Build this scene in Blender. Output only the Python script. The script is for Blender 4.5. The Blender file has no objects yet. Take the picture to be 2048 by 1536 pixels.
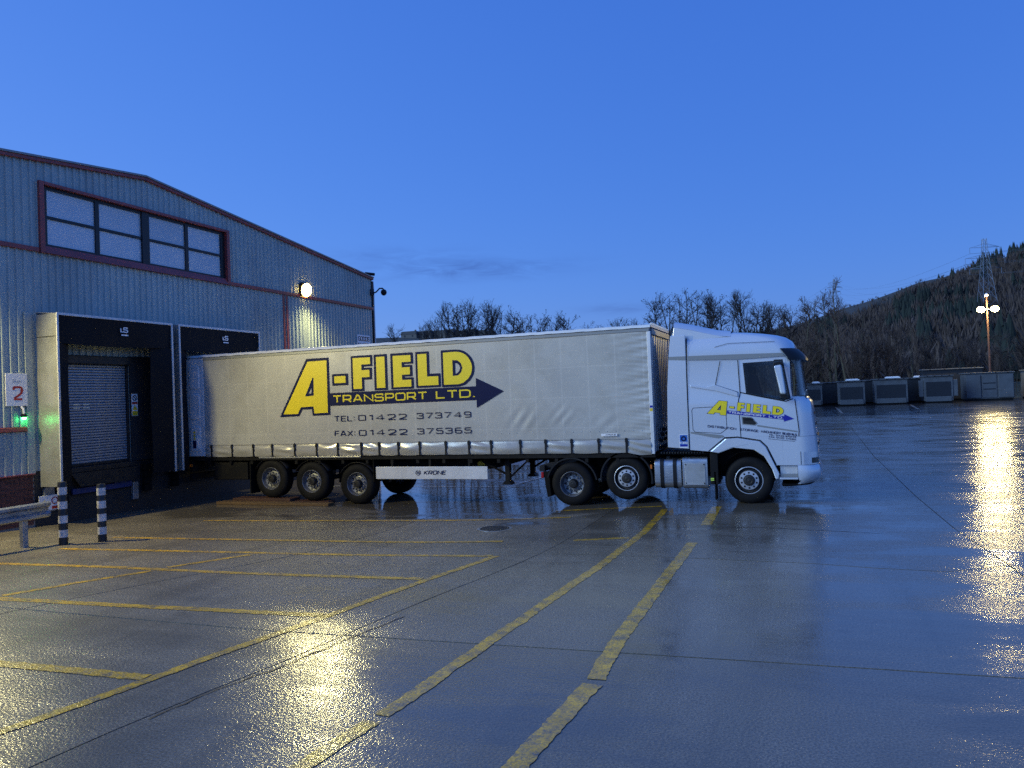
import bpy, math, random
import numpy as np
from mathutils import Vector, Matrix, geometry
rnd = random.Random(7)
S = bpy.context.scene
COL = S.collection
R = math.radians

# ------------------------------------------------------------------ camera
TH, PI_, RO, FPX, CH = 0.3646, 0.0162, 0.0380, 1545.7, 2.5544
fw = Vector((-math.sin(TH) * math.cos(PI_), math.cos(TH) * math.cos(PI_), math.sin(PI_)))
rt = Vector((math.cos(TH), math.sin(TH), 0)); up = rt.cross(fw)
cx = rt * math.cos(RO) - up * math.sin(RO); cy = rt * math.sin(RO) + up * math.cos(RO)
camd = bpy.data.cameras.new('camera'); cam = bpy.data.objects.new('camera', camd); COL.objects.link(cam)
camd.sensor_width = 36; camd.lens = 36 * FPX / 2048; camd.clip_end = 6000; camd.clip_start = 0.05
cam.matrix_world = Matrix(((cx.x, cy.x, -fw.x, 0), (cx.y, cy.y, -fw.y, 0), (cx.z, cy.z, -fw.z, CH), (0, 0, 0, 1)))
S.camera = cam

# ------------------------------------------------------------------ sky, sun, exposure
SUN_EL, SUN_ROT = R(4.0), R(273)
W = bpy.data.worlds.new('World'); S.world = W; W.use_nodes = True
nt = W.node_tree; nt.nodes.clear()
def N(t, typ, **kw):
    n = t.nodes.new(typ)
    for k, v in kw.items():
        if k in n.bl_rna.properties.keys(): setattr(n, k, v)
        else: n.inputs[k].default_value = v
    return n
def view_dir(px, py):
    a = px - 1024; b = 768 - py; X = a * math.cos(RO) + b * math.sin(RO); Y = -a * math.sin(RO) + b * math.cos(RO)
    return rt * (X / FPX) + up * (Y / FPX) + fw
def sky_nodes():
    L = nt.links.new
    sky = N(nt, 'ShaderNodeTexSky', sky_type='NISHITA'); sky.sun_disc = False
    sky.sun_elevation = SUN_EL; sky.sun_rotation = SUN_ROT
    sky.altitude = 100; sky.air_density = 1.0; sky.dust_density = 0.3; sky.ozone_density = 4.0
    # the phone's rendering of the blue hour: each channel of the physical sky gets its own tone curve
    sep = N(nt, 'ShaderNodeSeparateColor'); L(sky.outputs[0], sep.inputs[0]); cmb = N(nt, 'ShaderNodeCombineColor')
    for i, (k, g) in enumerate(SKY_CURVE):
        p0 = N(nt, 'ShaderNodeMath', operation='MULTIPLY'); L(sep.outputs[i], p0.inputs[0]); p0.inputs[1].default_value = .05
        p1 = N(nt, 'ShaderNodeMath', operation='POWER'); L(p0.outputs[0], p1.inputs[0]); p1.inputs[1].default_value = g
        p2 = N(nt, 'ShaderNodeMath', operation='MULTIPLY'); L(p1.outputs[0], p2.inputs[0]); p2.inputs[1].default_value = k / SKY_STR
        L(p2.outputs[0], cmb.inputs[i])
    # thin dusk cloud streaks low over the horizon
    tc = N(nt, 'ShaderNodeTexCoord')
    mp = N(nt, 'ShaderNodeMapping'); mp.inputs['Scale'].default_value = (7.0, 7.0, 38.0)
    L(tc.outputs['Generated'], mp.inputs[0])
    nz = N(nt, 'ShaderNodeTexNoise'); nz.inputs['Scale'].default_value = 2.2; nz.inputs['Detail'].default_value = 8; nz.inputs['Roughness'].default_value = .62
    nz.inputs['Distortion'].default_value = .5
    L(mp.outputs[0], nz.inputs[0])
    total = None
    for (dx, dy, dz, sx, sz, amt) in CLOUDS:
        c = Vector((dx, dy, dz)).normalized(); side = Vector((c.y, -c.x, 0)).normalized()
        d1 = N(nt, 'ShaderNodeVectorMath', operation='DOT_PRODUCT'); d1.inputs[1].default_value = side
        d2 = N(nt, 'ShaderNodeVectorMath', operation='DOT_PRODUCT'); d2.inputs[1].default_value = (0, 0, 1)
        d3 = N(nt, 'ShaderNodeVectorMath', operation='DOT_PRODUCT'); d3.inputs[1].default_value = c
        for d in (d1, d2, d3): L(tc.outputs['Generated'], d.inputs[0])
        def m(op, a, b=None):
            x = N(nt, 'ShaderNodeMath', operation=op)
            for i, q in enumerate((a, b)):
                if q is None: continue
                if isinstance(q, (int, float)): x.inputs[i].default_value = q
                else: L(q, x.inputs[i])
            return x.outputs[0]
        e1 = m('POWER', m('ABSOLUTE', m('DIVIDE', d1.outputs['Value'], sx)), 2.0)
        e2 = m('POWER', m('ABSOLUTE', m('DIVIDE', m('SUBTRACT', d2.outputs['Value'], c.z), sz)), 2.0)
        g = m('POWER', 2.718, m('MULTIPLY', m('ADD', e1, e2), -1.0))
        g = m('MULTIPLY', m('MULTIPLY', g, m('GREATER_THAN', d3.outputs['Value'], 0.0)), amt)
        total = g if total is None else m('ADD', total, g)
    rmp = N(nt, 'ShaderNodeMapRange'); rmp.inputs[1].default_value = .36; rmp.inputs[2].default_value = .70
    L(nz.outputs[0], rmp.inputs[0])
    fac = m('MULTIPLY', rmp.outputs[0], total)
    mix = N(nt, 'ShaderNodeMix', data_type='RGBA', blend_type='MULTIPLY'); mix.inputs[7].default_value = (.56, .52, .60, 1)
    L(fac, mix.inputs[0]); L(cmb.outputs[0], mix.inputs[6])
    bg = N(nt, 'ShaderNodeBackground'); bg.inputs[1].default_value = SKY_STR
    L(mix.outputs[2], bg.inputs[0])
    out = N(nt, 'ShaderNodeOutputWorld'); L(bg.outputs[0], out.inputs[0])
SKY_CURVE = ((1.12, .63), (1.12, .50), (1.60, .30)); SKY_STR = 0.15
CLOUDS = [(*view_dir(930, 540), .115, .011, 1.0), (*view_dir(800, 512), .09, .010, .5), (*view_dir(1235, 618), .05, .006, .6), (-120, 60, 16, .3, .02, .8), (-90, -60, 14, .5, .03, .8), (60, -90, 20, .5, .03, .8)]
sky_nodes()
sd = bpy.data.lights.new('fill_sun', 'SUN'); sd.energy = 3.0; sd.angle = R(45); sd.color = (.46, .70, 1.0)   # added soft fill, standing in for a brighter sky behind the camera
fill_sun = bpy.data.objects.new('fill_sun', sd); COL.objects.link(fill_sun); fill_sun.rotation_euler = Vector((.78, .62, -.40)).to_track_quat('-Z', 'Y').to_euler(); fill_sun.location = (-60, -60, 40)
S.view_settings.view_transform = 'Standard'; S.view_settings.look = 'None'; S.view_settings.gamma = 1
S.view_settings.exposure = 0.0; S.view_settings.use_curve_mapping = False
S.cycles.max_bounces = 6; S.cycles.diffuse_bounces = 2; S.cycles.glossy_bounces = 3; S.cycles.transmission_bounces = 4
S.cycles.caustics_reflective = False; S.cycles.caustics_refractive = False
S.cycles.sample_clamp_indirect = 2.5; S.cycles.sample_clamp_direct = 0
S.cycles.use_denoising = False

# ------------------------------------------------------------------ helpers
WL = {}
def link(o, parent=None, w=(0, 0, 0)):
    COL.objects.link(o)
    w = Vector(w)
    if parent is not None:
        o.parent = parent; o.location = w - WL[parent]
    else: o.location = w
    WL[o] = w
    return o
def tag(o, label, cat, group=None, kind=None):
    if label: o['label'] = label
    if cat: o['category'] = cat
    if group: o['group'] = group
    if kind: o['kind'] = kind
    return o
def thing(name, label, cat, loc, group=None):
    o = bpy.data.objects.new(name, None); o.empty_display_size = .3
    link(o, None, loc); return tag(o, label, cat, group)
class MB:
    def __init__(s): s.v = []; s.f = []
    def add(s, vs, fs):
        b = len(s.v); s.v += [tuple(q) for q in vs]; s.f += [tuple(i + b for i in f) for f in fs]; return s
    def box(s, x0, x1, y0, y1, z0, z1):
        v = [(x, y, z) for z in (z0, z1) for y in (y0, y1) for x in (x0, x1)]
        return s.add(v, [(0, 2, 3, 1), (4, 5, 7, 6), (0, 1, 5, 4), (2, 6, 7, 3), (0, 4, 6, 2), (1, 3, 7, 5)])
    def prism(s, poly, ax, a0, a1):
        # poly: list of 2D pts in the two axes other than ax (order x,y,z with ax removed)
        def P(p, a): q = list(p); q.insert(ax, a); return q
        n = len(poly)
        tri = geometry.tessellate_polygon([[Vector((p[0], p[1], 0)) for p in poly]])
        v = [P(p, a0) for p in poly] + [P(p, a1) for p in poly]
        f = [t for t in tri] + [tuple(i + n for i in reversed(t)) for t in tri]
        f += [(i, (i + 1) % n, (i + 1) % n + n, i + n) for i in range(n)]
        return s.add(v, f)
    def tube(s, pts, rad, n=8, cap=True):
        pts = [Vector(p) for p in pts]; k = len(pts)
        if isinstance(rad, (int, float)): rad = [rad] * k
        vs = []; fs = []; prev = None
        for i, p in enumerate(pts):
            d = (pts[min(i + 1, k - 1)] - pts[max(i - 1, 0)])
            if d.length < 1e-9: d = Vector((0, 0, 1))
            d.normalize()
            a = prev - d * prev.dot(d) if prev is not None else d.orthogonal()
            if a.length < 1e-6: a = d.orthogonal()
            a.normalize(); prev = a; b = d.cross(a)
            for j in range(n):
                t = 2 * math.pi * j / n
                vs.append(p + (a * math.cos(t) + b * math.sin(t)) * rad[i])
        for i in range(k - 1):
            for j in range(n):
                j2 = (j + 1) % n
                fs.append((i * n + j, i * n + j2, (i + 1) * n + j2, (i + 1) * n + j))
        if cap: fs += [tuple(reversed(range(n))), tuple(range((k - 1) * n, k * n))]
        return s.add(vs, fs)
    def lathe(s, prof, c, ax=1, n=32, closed=False):
        # prof: (radius, offset along axis); axis: 0/1/2
        vs = []; fs = []; k = len(prof)
        for (r, o) in prof:
            for j in range(n):
                t = 2 * math.pi * j / n; a, b = r * math.cos(t), r * math.sin(t)
                q = [a, b]; q.insert(ax, o); vs.append((q[0] + c[0], q[1] + c[1], q[2] + c[2]))
        for i in range(k - 1):
            for j in range(n):
                j2 = (j + 1) % n; fs.append((i * n + j, (i + 1) * n + j, (i + 1) * n + j2, i * n + j2))
        if closed:
            i = k - 1
            for j in range(n):
                j2 = (j + 1) % n; fs.append((i * n + j, j, j2, i * n + j2))
        else:
            if prof[-1][0] < .08: fs += [tuple(reversed(range((k - 1) * n, k * n)))]
        return s.add(vs, fs)
    def grid(s, nu, nv, fn):
        vs = [fn(i / nu, j / nv) for j in range(nv + 1) for i in range(nu + 1)]
        fs = [(j * (nu + 1) + i, j * (nu + 1) + i + 1, (j + 1) * (nu + 1) + i + 1, (j + 1) * (nu + 1) + i) for j in range(nv) for i in range(nu)]
        return s.add(vs, fs)
    def poly(s, pts, holes, fn):
        # flat polygon with holes in 2D mapped by fn(a,b)
        loops = [[Vector((p[0], p[1], 0)) for p in pts]] + [[Vector((p[0], p[1], 0)) for p in h] for h in holes]
        tri = geometry.tessellate_polygon(loops); al = [p for l in loops for p in l]
        return s.add([fn(p.x, p.y) for p in al], tri)
    def mesh(s, name, o=(0, 0, 0), smooth=None):
        me = bpy.data.meshes.new(name); o = Vector(o)
        me.from_pydata([tuple(Vector(q) - o) for q in s.v], [], s.f); me.update()
        import bmesh
        bm = bmesh.new(); bm.from_mesh(me); bmesh.ops.recalc_face_normals(bm, faces=bm.faces); bm.to_mesh(me); bm.free()
        if smooth is not None:
            for p in me.polygons: p.use_smooth = True
            me.set_sharp_from_angle(angle=R(smooth))
        return me
    def build(s, name, mat, parent=None, o=None, smooth=None, bevel=None, seg=2):
        w = Vector(o) if o is not None else (WL[parent] if parent is not None else Vector((0, 0, 0)))
        me = s.mesh(name, w, smooth)
        if mat is not None: me.materials.append(mat)
        ob = bpy.data.objects.new(name, me); link(ob, parent, w)
        if bevel:
            m = ob.modifiers.new('bevel', 'BEVEL'); m.width = bevel; m.segments = seg; m.limit_method = 'ANGLE'; m.angle_limit = R(35)
            m.harden_normals = False
        return ob
def dup(o, parent, w):
    # copy of one object placed at world w, with copies of its children
    c = o.copy(); COL.objects.link(c); w = Vector(w)
    if parent is not None: c.parent = parent; c.location = w - WL[parent]
    else: c.parent = None; c.location = w
    WL[c] = w
    for ch in [q for q in bpy.data.objects if q.parent is o]:
        dup(ch, c, w + (WL[ch] - WL[o]))
    return c
def cbox(name, mat, parent, b, bevel=None): return MB().box(*b).build(name, mat, parent, bevel=bevel)

# ------------------------------------------------------------------ materials
def mat(name, col, rough=.5, metal=0., var=0., vs=3., bump=0., bs=40., spec=.5, coat=0., dirt=None, ds=1.5, rvar=0., emit=None, es=0., stretch=None, objrnd=0., alpha=None):
    m = bpy.data.materials.new(name); m.use_nodes = True; t = m.node_tree; L = t.links.new
    b = t.nodes['Principled BSDF']
    b.inputs['Base Color'].default_value = (*col, 1); b.inputs['Roughness'].default_value = rough; b.inputs['Metallic'].default_value = metal
    b.inputs['Specular IOR Level'].default_value = spec; b.inputs['Coat Weight'].default_value = coat; b.inputs['Coat Roughness'].default_value = .08
    tc = N(t, 'ShaderNodeTexCoord'); src = tc.outputs['Object']
    if stretch:
        mp = N(t, 'ShaderNodeMapping'); mp.inputs['Scale'].default_value = stretch; L(src, mp.inputs[0]); src = mp.outputs[0]
    cur = None
    def colmix(fac, a, bcol):
        x = N(t, 'ShaderNodeMix', data_type='RGBA'); L(fac, x.inputs[0])
        if a is None: x.inputs[6].default_value = (*col, 1)
        else: L(a, x.inputs[6])
        x.inputs[7].default_value = (*bcol, 1); return x.outputs[2]
    def noise(scale, det=6, ro=.6):
        n = N(t, 'ShaderNodeTexNoise'); n.inputs['Scale'].default_value = scale; n.inputs['Detail'].default_value = det; n.inputs['Roughness'].default_value = ro
        L(src, n.inputs[0]); return n.outputs[0]
    def mr(x, a, bb, c=0., d=1.):
        q = N(t, 'ShaderNodeMapRange'); L(x, q.inputs[0])
        for i, vv in enumerate((a, bb, c, d)): q.inputs[i + 1].default_value = vv
        return q.outputs[0]
    if var: cur = colmix(mr(noise(vs), .3, .7), cur, tuple(max(0, c * (1 - var)) for c in col))
    if dirt: cur = colmix(mr(noise(ds, 8, .7), .48, .72, 0, .8), cur, dirt)
    if objrnd:
        oi = N(t, 'ShaderNodeObjectInfo'); cur = colmix(mr(oi.outputs['Random'], 0, 1, 0, objrnd), cur, tuple(c * .35 for c in col))
    if cur is not None: L(cur, b.inputs['Base Color'])
    if rvar: L(mr(noise(vs * 1.7), .3, .7, max(.02, rough - rvar), rough + rvar), b.inputs['Roughness'])
    if bump:
        bp = N(t, 'ShaderNodeBump'); bp.inputs['Strength'].default_value = bump; bp.inputs['Distance'].default_value = .01
        L(noise(bs, 4), bp.inputs['Height']); L(bp.outputs[0], b.inputs['Normal'])
    if emit: b.inputs['Emission Color'].default_value = (*emit, 1); b.inputs['Emission Strength'].default_value = es
    return m
G = {}
def wet_ground(name, c_dry, c_wet, r_dry, r_wet, paint=None, wet_bias=0., grain=1., crack=True):
    m = bpy.data.materials.new(name); m.use_nodes = True; t = m.node_tree; L = t.links.new
    b = t.nodes['Principled BSDF']
    geo = N(t, 'ShaderNodeNewGeometry'); pos = geo.outputs['Position']
    def mapped(sc):
        mp = N(t, 'ShaderNodeMapping'); mp.inputs['Scale'].default_value = sc; L(pos, mp.inputs[0]); return mp.outputs[0]
    def noise(sc, scale=1., det=5, ro=.6, dist=0.):
        n = N(t, 'ShaderNodeTexNoise'); n.inputs['Scale'].default_value = scale; n.inputs['Detail'].default_value = det
        n.inputs['Roughness'].default_value = ro; n.inputs['Distortion'].default_value = dist; L(mapped(sc), n.inputs[0]); return n.outputs[0]
    def mr(x, a, bb, c=0., d=1., smooth=False):
        q = N(t, 'ShaderNodeMapRange'); L(x, q.inputs[0])
        if smooth: q.interpolation_type = 'SMOOTHSTEP'
        for i, vv in enumerate((a, bb, c, d)): q.inputs[i + 1].default_value = vv
        return q.outputs[0]
    def mth(op, a, bq):
        x = N(t, 'ShaderNodeMath', operation=op)
        for i, q in enumerate((a, bq)):
            if isinstance(q, (int, float)): x.inputs[i].default_value = q
            else: L(q, x.inputs[i])
        x.use_clamp = op in ('ADD', 'SUBTRACT') ; return x.outputs[0]
    def mixc(fac, a, c):
        x = N(t, 'ShaderNodeMix', data_type='RGBA'); L(fac, x.inputs[0])
        for i, q in ((6, a), (7, c)):
            if isinstance(q, tuple): x.inputs[i].default_value = (*q, 1)
            else: L(q, x.inputs[i])
        return x.outputs[2]
    # damp film: patchy, drawn out along the slope; true puddles only where the drive dips by the truck
    film = noise((.16, .10, 0), 1., 7, .62, .4); streak = noise((.22, 1.5, 0), 1., 6, .65)
    sep = N(t, 'ShaderNodeSeparateXYZ'); L(pos, sep.inputs[0])
    wet = mr(mth('ADD', mth('MULTIPLY', film, .7), mth('MULTIPLY', streak, .35)), .38 - wet_bias, .68 - wet_bias, 0, 1, True)
    dip = mth('MULTIPLY', mth('MULTIPLY', mr(sep.outputs[1], 13.0, 17.5, 0, 1, True), mr(sep.outputs[1], 36, 26, 0, 1, True)), mr(sep.outputs[0], 3., -2.5, .35, 1, True))
    patch = mr(noise((.35, .9, 0), 1., 7, .65, .6), .38, .62, 0, 1, True)
    east = mr(sep.outputs[0], -8., -2.2, 0, 1, True)
    pud = mth('MULTIPLY', mr(mth('ADD', mth('MULTIPLY', noise((.30, .55, 0), 1., 7, .6, .5), .8), mth('MULTIPLY', dip, .34)), .58, .70, 0, 1, True), mr(dip, .05, .5, 0, 1, True))
    if wet_bias < 0: pud = mth('MULTIPLY', pud, 0.)
    gr = noise((1, 1, 1), 36 * grain, 1.8, .6); gr2 = noise((1, 1, 1), 52 * grain, 2, .6)
    agg = mr(gr2, .38, .62)
    dirt = mr(noise((.5, .5, .5), 1., 8, .68), .4, .68)
    cd = mixc(agg, tuple(c * .4 for c in c_dry), tuple(min(1, c * 1.9) for c in c_dry))
    cd = mixc(mth('MULTIPLY', dirt, .6), cd, tuple(c * .6 for c in c_dry))
    cd = mixc(mr(noise((1.1, .07, 0), 1., 6, .7), .50, .66, 0, .55), cd, tuple(c * .35 for c in c_dry))     # old tyre tracks and oil
    cd = mixc(mr(noise((.9, .9, 0), 1., 9, .75), .60, .70, 0, .7), cd, tuple(c * .3 for c in c_dry))
    oi = N(t, 'ShaderNodeObjectInfo')
    cd2 = N(t, 'ShaderNodeMix', data_type='RGBA', blend_type='MULTIPLY'); cd2.inputs[0].default_value = 1
    L(cd, cd2.inputs[6]); shade = mr(oi.outputs['Random'], 0, 1, .72, 1.2)
    cmb = N(t, 'ShaderNodeCombineColor'); [L(shade, cmb.inputs[i]) for i in range(3)]; L(cmb.outputs[0], cd2.inputs[7])
    base = mixc(mth('MULTIPLY', wet, .35), cd2.outputs[2], c_wet); base = mixc(mth('MULTIPLY', east, .4), base, c_wet); base = mixc(mth('MULTIPLY', patch, .35), base, tuple(c * .45 for c in c_wet)); base = mixc(mth('MULTIPLY', pud, .8), base, tuple(c * .6 for c in c_wet))
    if paint:
        wear = mth('MULTIPLY', mr(noise((1, 1, 1), 6., 9, .78), .36, .54), mr(noise((1, 1, 1), 38., 3, .7), .34, .52, .35, 1.))
        base = mixc(wear, base, mixc(mr(noise((1, 1, 1), 2.5, 6, .7), .35, .65), tuple(c * .6 for c in paint), paint))
    L(base, b.inputs['Base Color'])
    rq = N(t, 'ShaderNodeMix', data_type='FLOAT'); L(pud, rq.inputs[0]); rw = N(t, 'ShaderNodeMix', data_type='FLOAT'); L(east, rw.inputs[0]); L(mr(wet, 0, 1, r_dry, r_wet), rw.inputs[2]); L(mr(patch, 0, 1, r_wet * .70, r_wet * .32), rw.inputs[3]); L(rw.outputs[0], rq.inputs[2]); rq.inputs[3].default_value = .035; L(rq.outputs[0], b.inputs['Roughness'])
    b.inputs['IOR'].default_value = 1.55
    h1 = N(t, 'ShaderNodeBump'); h1.inputs['Distance'].default_value = .016
    hs_ = N(t, 'ShaderNodeMix', data_type='FLOAT'); L(pud, hs_.inputs[0]); hw_ = N(t, 'ShaderNodeMix', data_type='FLOAT'); L(east, hw_.inputs[0]); L(mth('MULTIPLY', mr(wet, 0, 1, .75, .45), mr(patch, 0, 1, 1., .55)), hw_.inputs[2]); L(mr(patch, 0, 1, .30, .10), hw_.inputs[3]); L(hw_.outputs[0], hs_.inputs[2]); hs_.inputs[3].default_value = .015; L(hs_.outputs[0], h1.inputs['Strength']); L(gr, h1.inputs['Height'])
    h2 = N(t, 'ShaderNodeBump'); h2.inputs['Distance'].default_value = .03; h2.inputs['Strength'].default_value = .14
    L(noise((.8, 1.6, 1), 1.6, 4, .55), h2.inputs['Height']); L(h2.outputs[0], h1.inputs['Normal'])
    L(h1.outputs[0], b.inputs['Normal'])
    return m
G['slab'] = wet_ground('wet_concrete', (.19, .162, .125), (.165, .142, .108), .40, .30)
G['yellow'] = wet_ground('yellow_paint', (.15, .132, .11), (.12, .106, .09), .42, .30, paint=(.80, .46, .03))
G['white_line'] = wet_ground('white_paint', (.1, .1, .1), (.1, .1, .1), .4, .2, paint=(.7, .7, .7))
G['far_asphalt'] = wet_ground('far_asphalt', (.05, .05, .05), (.03, .03, .032), .45, .22, wet_bias=-.12)
G['joint'] = mat('joint_filler', (.012, .012, .013), .5)
M = lambda *a, **k: mat(*a, **k)
G['clad'] = M('grey_blue_cladding', (.46, .53, .50), .36, 0, var=.22, vs=1.2, dirt=(.26, .28, .27), ds=.7, rvar=.08, stretch=(1, 1, .35))
G['red'] = M('red_trim', (.34, .075, .07), .42, 0, var=.3, vs=2.)
G['brick'] = M('red_brick', (.17, .06, .045), .8, 0, var=.4, vs=9, bump=.4, bs=60, objrnd=.8)
G['mortar'] = M('mortar', (.22, .2, .18), .9, bump=.3, bs=80)
G['dark_conc'] = M('dark_dock_concrete', (.028, .028, .03), .6, var=.4, vs=3, bump=.3, bs=30)
G['alu'] = M('shelter_aluminium', (.55, .55, .53), .34, .55, var=.2, vs=1.5, dirt=(.3, .28, .22), ds=1.2, rvar=.08)
G['alu_edge'] = M('aluminium_edge', (.7, .7, .7), .35, .3, var=.15)
G['black_fab'] = M('black_shelter_fabric', (.008, .009, .012), .65, spec=.2, var=.4, vs=2., bump=.3, bs=14)
G['rubber'] = M('black_rubber', (.008, .008, .008), .8, spec=.15, var=.3, vs=6, bump=.2, bs=60)
G['tyre'] = M('tyre_rubber', (.008, .008, .009), .7, var=.3, vs=6, bump=.15, bs=40, dirt=(.018, .016, .014), ds=4, spec=.18)
G['slat'] = M('roller_slat', (.30, .34, .40), .36, .3, var=.2, vs=3)
G['frame_black'] = M('black_window_frame', (.012, .013, .015), .4)
G['sign_white'] = M('white_sign', (.86, .86, .86), .4)
G['sign_red'] = M('red_sign_print', (.45, .03, .02), .5)
G['sign_black'] = M('black_sign_print', (.01, .01, .012), .5)
G['sign_grey'] = M('faded_grey_print', (.42, .45, .5), .5)
G['sign_yellow'] = M('yellow_sign_print', (.75, .55, .03), .5)
G['sign_blue'] = M('blue_sign_print', (.02, .12, .45), .5)
G['galv'] = M('galvanised_steel', (.42, .44, .46), .42, .7, var=.3, vs=5, dirt=(.2, .19, .17), ds=3)
G['steel_dark'] = M('dark_painted_steel', (.02, .021, .023), .5, .2, var=.4, vs=4, dirt=(.05, .042, .035), ds=5)
G['chassis'] = M('chassis_black', (.008, .008, .009), .6, 0, var=.4, vs=3, dirt=(.022, .019, .016), ds=3, spec=.2)
G['blue_steel'] = M('blue_leveller_paint', (.02, .04, .16), .5, var=.3)
G['wood'] = M('old_timber', (.17, .10, .042), .65, var=.5, vs=4, bump=.5, bs=12, stretch=(.4, 4, 4), dirt=(.08, .05, .03), ds=3)
G['wood_dark'] = M('wet_dark_timber', (.10, .045, .03), .6, var=.5, vs=4, bump=.5, bs=12, stretch=(.4, 4, 4))
G['black_paint'] = M('bollard_black', (.014, .014, .016), .45, var=.3, vs=8)
G['white_paint'] = M('bollard_white', (.72, .7, .66), .5, var=.35, vs=14, dirt=(.3, .27, .22), ds=9)
G['plastic_black'] = M('black_plastic', (.010, .010, .012), .45, spec=.3)
G['navy'] = M('navy_print', (.004, .009, .055), .55, spec=.15)
G['blue_print'] = M('blue_print', (.012, .015, .30), .42)
G['yellow_print'] = M('yellow_print', (.86, .68, .015), .42)
G['white_plate'] = M('white_trailer_panel', (.74, .75, .76), .32, var=.12, vs=2, dirt=(.5, .48, .42), ds=1.5, coat=.2)
G['white_roof'] = M('white_roof_edge', (.78, .77, .72), .4, var=.2, vs=3)
G['rim'] = M('grey_wheel_rim', (.24, .25, .27), .4, .5, var=.35, vs=8, dirt=(.12, .11, .1), ds=6)
G['rim_bright'] = M('polished_wheel_disc', (.72, .72, .72), .28, .65, var=.2, vs=8)
G['hole'] = M('wheel_hole', (.006, .006, .006), .6)
G['tank'] = M('brushed_tank_metal', (.62, .62, .6), .3, .9, var=.2, vs=4, rvar=.1, stretch=(1, 1, 8))
G['glass'] = M('cab_glass', (.006, .008, .010), .03, 0, spec=.6, coat=.3)
def clear_glass():
    m = bpy.data.materials.new('clear_tinted_glass'); m.use_nodes = True; t = m.node_tree; t.nodes.clear(); L = t.links.new
    tr_ = N(t, 'ShaderNodeBsdfTransparent'); tr_.inputs[0].default_value = (.74, .80, .80, 1); gl = N(t, 'ShaderNodeBsdfGlossy'); gl.inputs['Roughness'].default_value = .02
    fr = N(t, 'ShaderNodeFresnel'); fr.inputs[0].default_value = 1.6; mx = N(t, 'ShaderNodeMixShader'); L(fr.outputs[0], mx.inputs[0]); L(tr_.outputs[0], mx.inputs[1]); L(gl.outputs[0], mx.inputs[2])
    o = N(t, 'ShaderNodeOutputMaterial'); L(mx.outputs[0], o.inputs[0]); return m
G['clear_glass'] = clear_glass(); G['seat'] = M('dark_seat_cloth', (.025, .027, .032), .8)
G['red_lens'] = M('red_lamp_lens', (.35, .01, .01), .2)
G['amber'] = M('amber_reflector', (.6, .16, .02), .25)
G['lime'] = M('reflective_yellow_tape', (.6, .85, .12), .3)
G['chrome'] = M('headlight_chrome', (.8, .82, .86), .12, .9)
G['pane'] = None
def curtain_mat():
    m = mat('silver_curtain', (.50, .49, .45), .40, .10, var=.14, vs=1.1, rvar=.07, dirt=(.36, .345, .30), ds=.9, spec=.45)
    t = m.node_tree; L = t.links.new; b = t.nodes['Principled BSDF']
    old = b.inputs['Base Color'].links[0].from_socket
    tc = N(t, 'ShaderNodeTexCoord'); sx = N(t, 'ShaderNodeSeparateXYZ'); L(tc.outputs['Object'], sx.inputs[0])
    def line(sock, per, ph, wd):
        a = N(t, 'ShaderNodeMath', operation='ADD'); L(sock, a.inputs[0]); a.inputs[1].default_value = ph
        mo = N(t, 'ShaderNodeMath', operation='PINGPONG'); L(a.outputs[0], mo.inputs[0]); mo.inputs[1].default_value = per / 2
        le = N(t, 'ShaderNodeMath', operation='LESS_THAN'); L(mo.outputs[0], le.inputs[0]); le.inputs[1].default_value = wd; return le.outputs[0]
    l1 = line(sx.outputs[0], .66, .1, .018); l2 = line(sx.outputs[2], .72, .25, .012)
    mx = N(t, 'ShaderNodeMath', operation='MAXIMUM'); L(l1, mx.inputs[0]); L(l2, mx.inputs[1])
    ml = N(t, 'ShaderNodeMath', operation='MULTIPLY'); L(mx.outputs[0], ml.inputs[0]); ml.inputs[1].default_value = .28
    mi = N(t, 'ShaderNodeMix', data_type='RGBA'); L(ml.outputs[0], mi.inputs[0]); L(old, mi.inputs[6]); mi.inputs[7].default_value = (.62, .6, .55, 1)
    L(mi.outputs[2], b.inputs['Base Color']); return m
G['curtain'] = curtain_mat()
G['pelmet'] = M('shiny_curtain_flap', (.52, .50, .45), .24, .25, var=.2, vs=2, rvar=.06)
G['cab'] = M('silver_cab_paint', (.68, .72, .77), .24, .35, var=.04, vs=1, coat=.6)
G['cab_grey'] = M('grey_cab_trim', (.27, .28, .28), .4, .2)
G['seam'] = M('panel_gap', (.006, .007, .010), .7, spec=.1)
def pane_mat():
    m = mat('window_pane_with_blind', (.74, .82, .88), .5, 0, var=.12, vs=1.2, coat=1.0, objrnd=.35)
    t = m.node_tree; L = t.links.new; b = t.nodes['Principled BSDF']; old = b.inputs['Base Color'].links[0].from_socket
    tc = N(t, 'ShaderNodeTexCoord'); wv = N(t, 'ShaderNodeTexWave'); wv.bands_direction = 'Z'; wv.inputs['Scale'].default_value = 7.; wv.inputs['Distortion'].default_value = .15
    L(tc.outputs['Object'], wv.inputs[0])
    mi = N(t, 'ShaderNodeMix', data_type='RGBA', blend_type='MULTIPLY'); mi.inputs[0].default_value = .22
    L(old, mi.inputs[6]); L(wv.outputs[0], mi.inputs[7]); L(mi.outputs[2], b.inputs['Base Color'])
    b.inputs['Coat Roughness'].default_value = .02; return m
G['pane'] = pane_mat()
LAMP = (.98, .87, .40)
G['lamp_lens'] = M('lit_lamp_lens', (.9, .85, .6), .4, emit=(1, .70, .20), es=45)
G['green_lens'] = M('lit_green_lens', (.1, .8, .2), .4, emit=(.08, 1, .22), es=22)
G['bark'] = M('dark_bark', (.045, .036, .03), .85, var=.4, vs=3)
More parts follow.
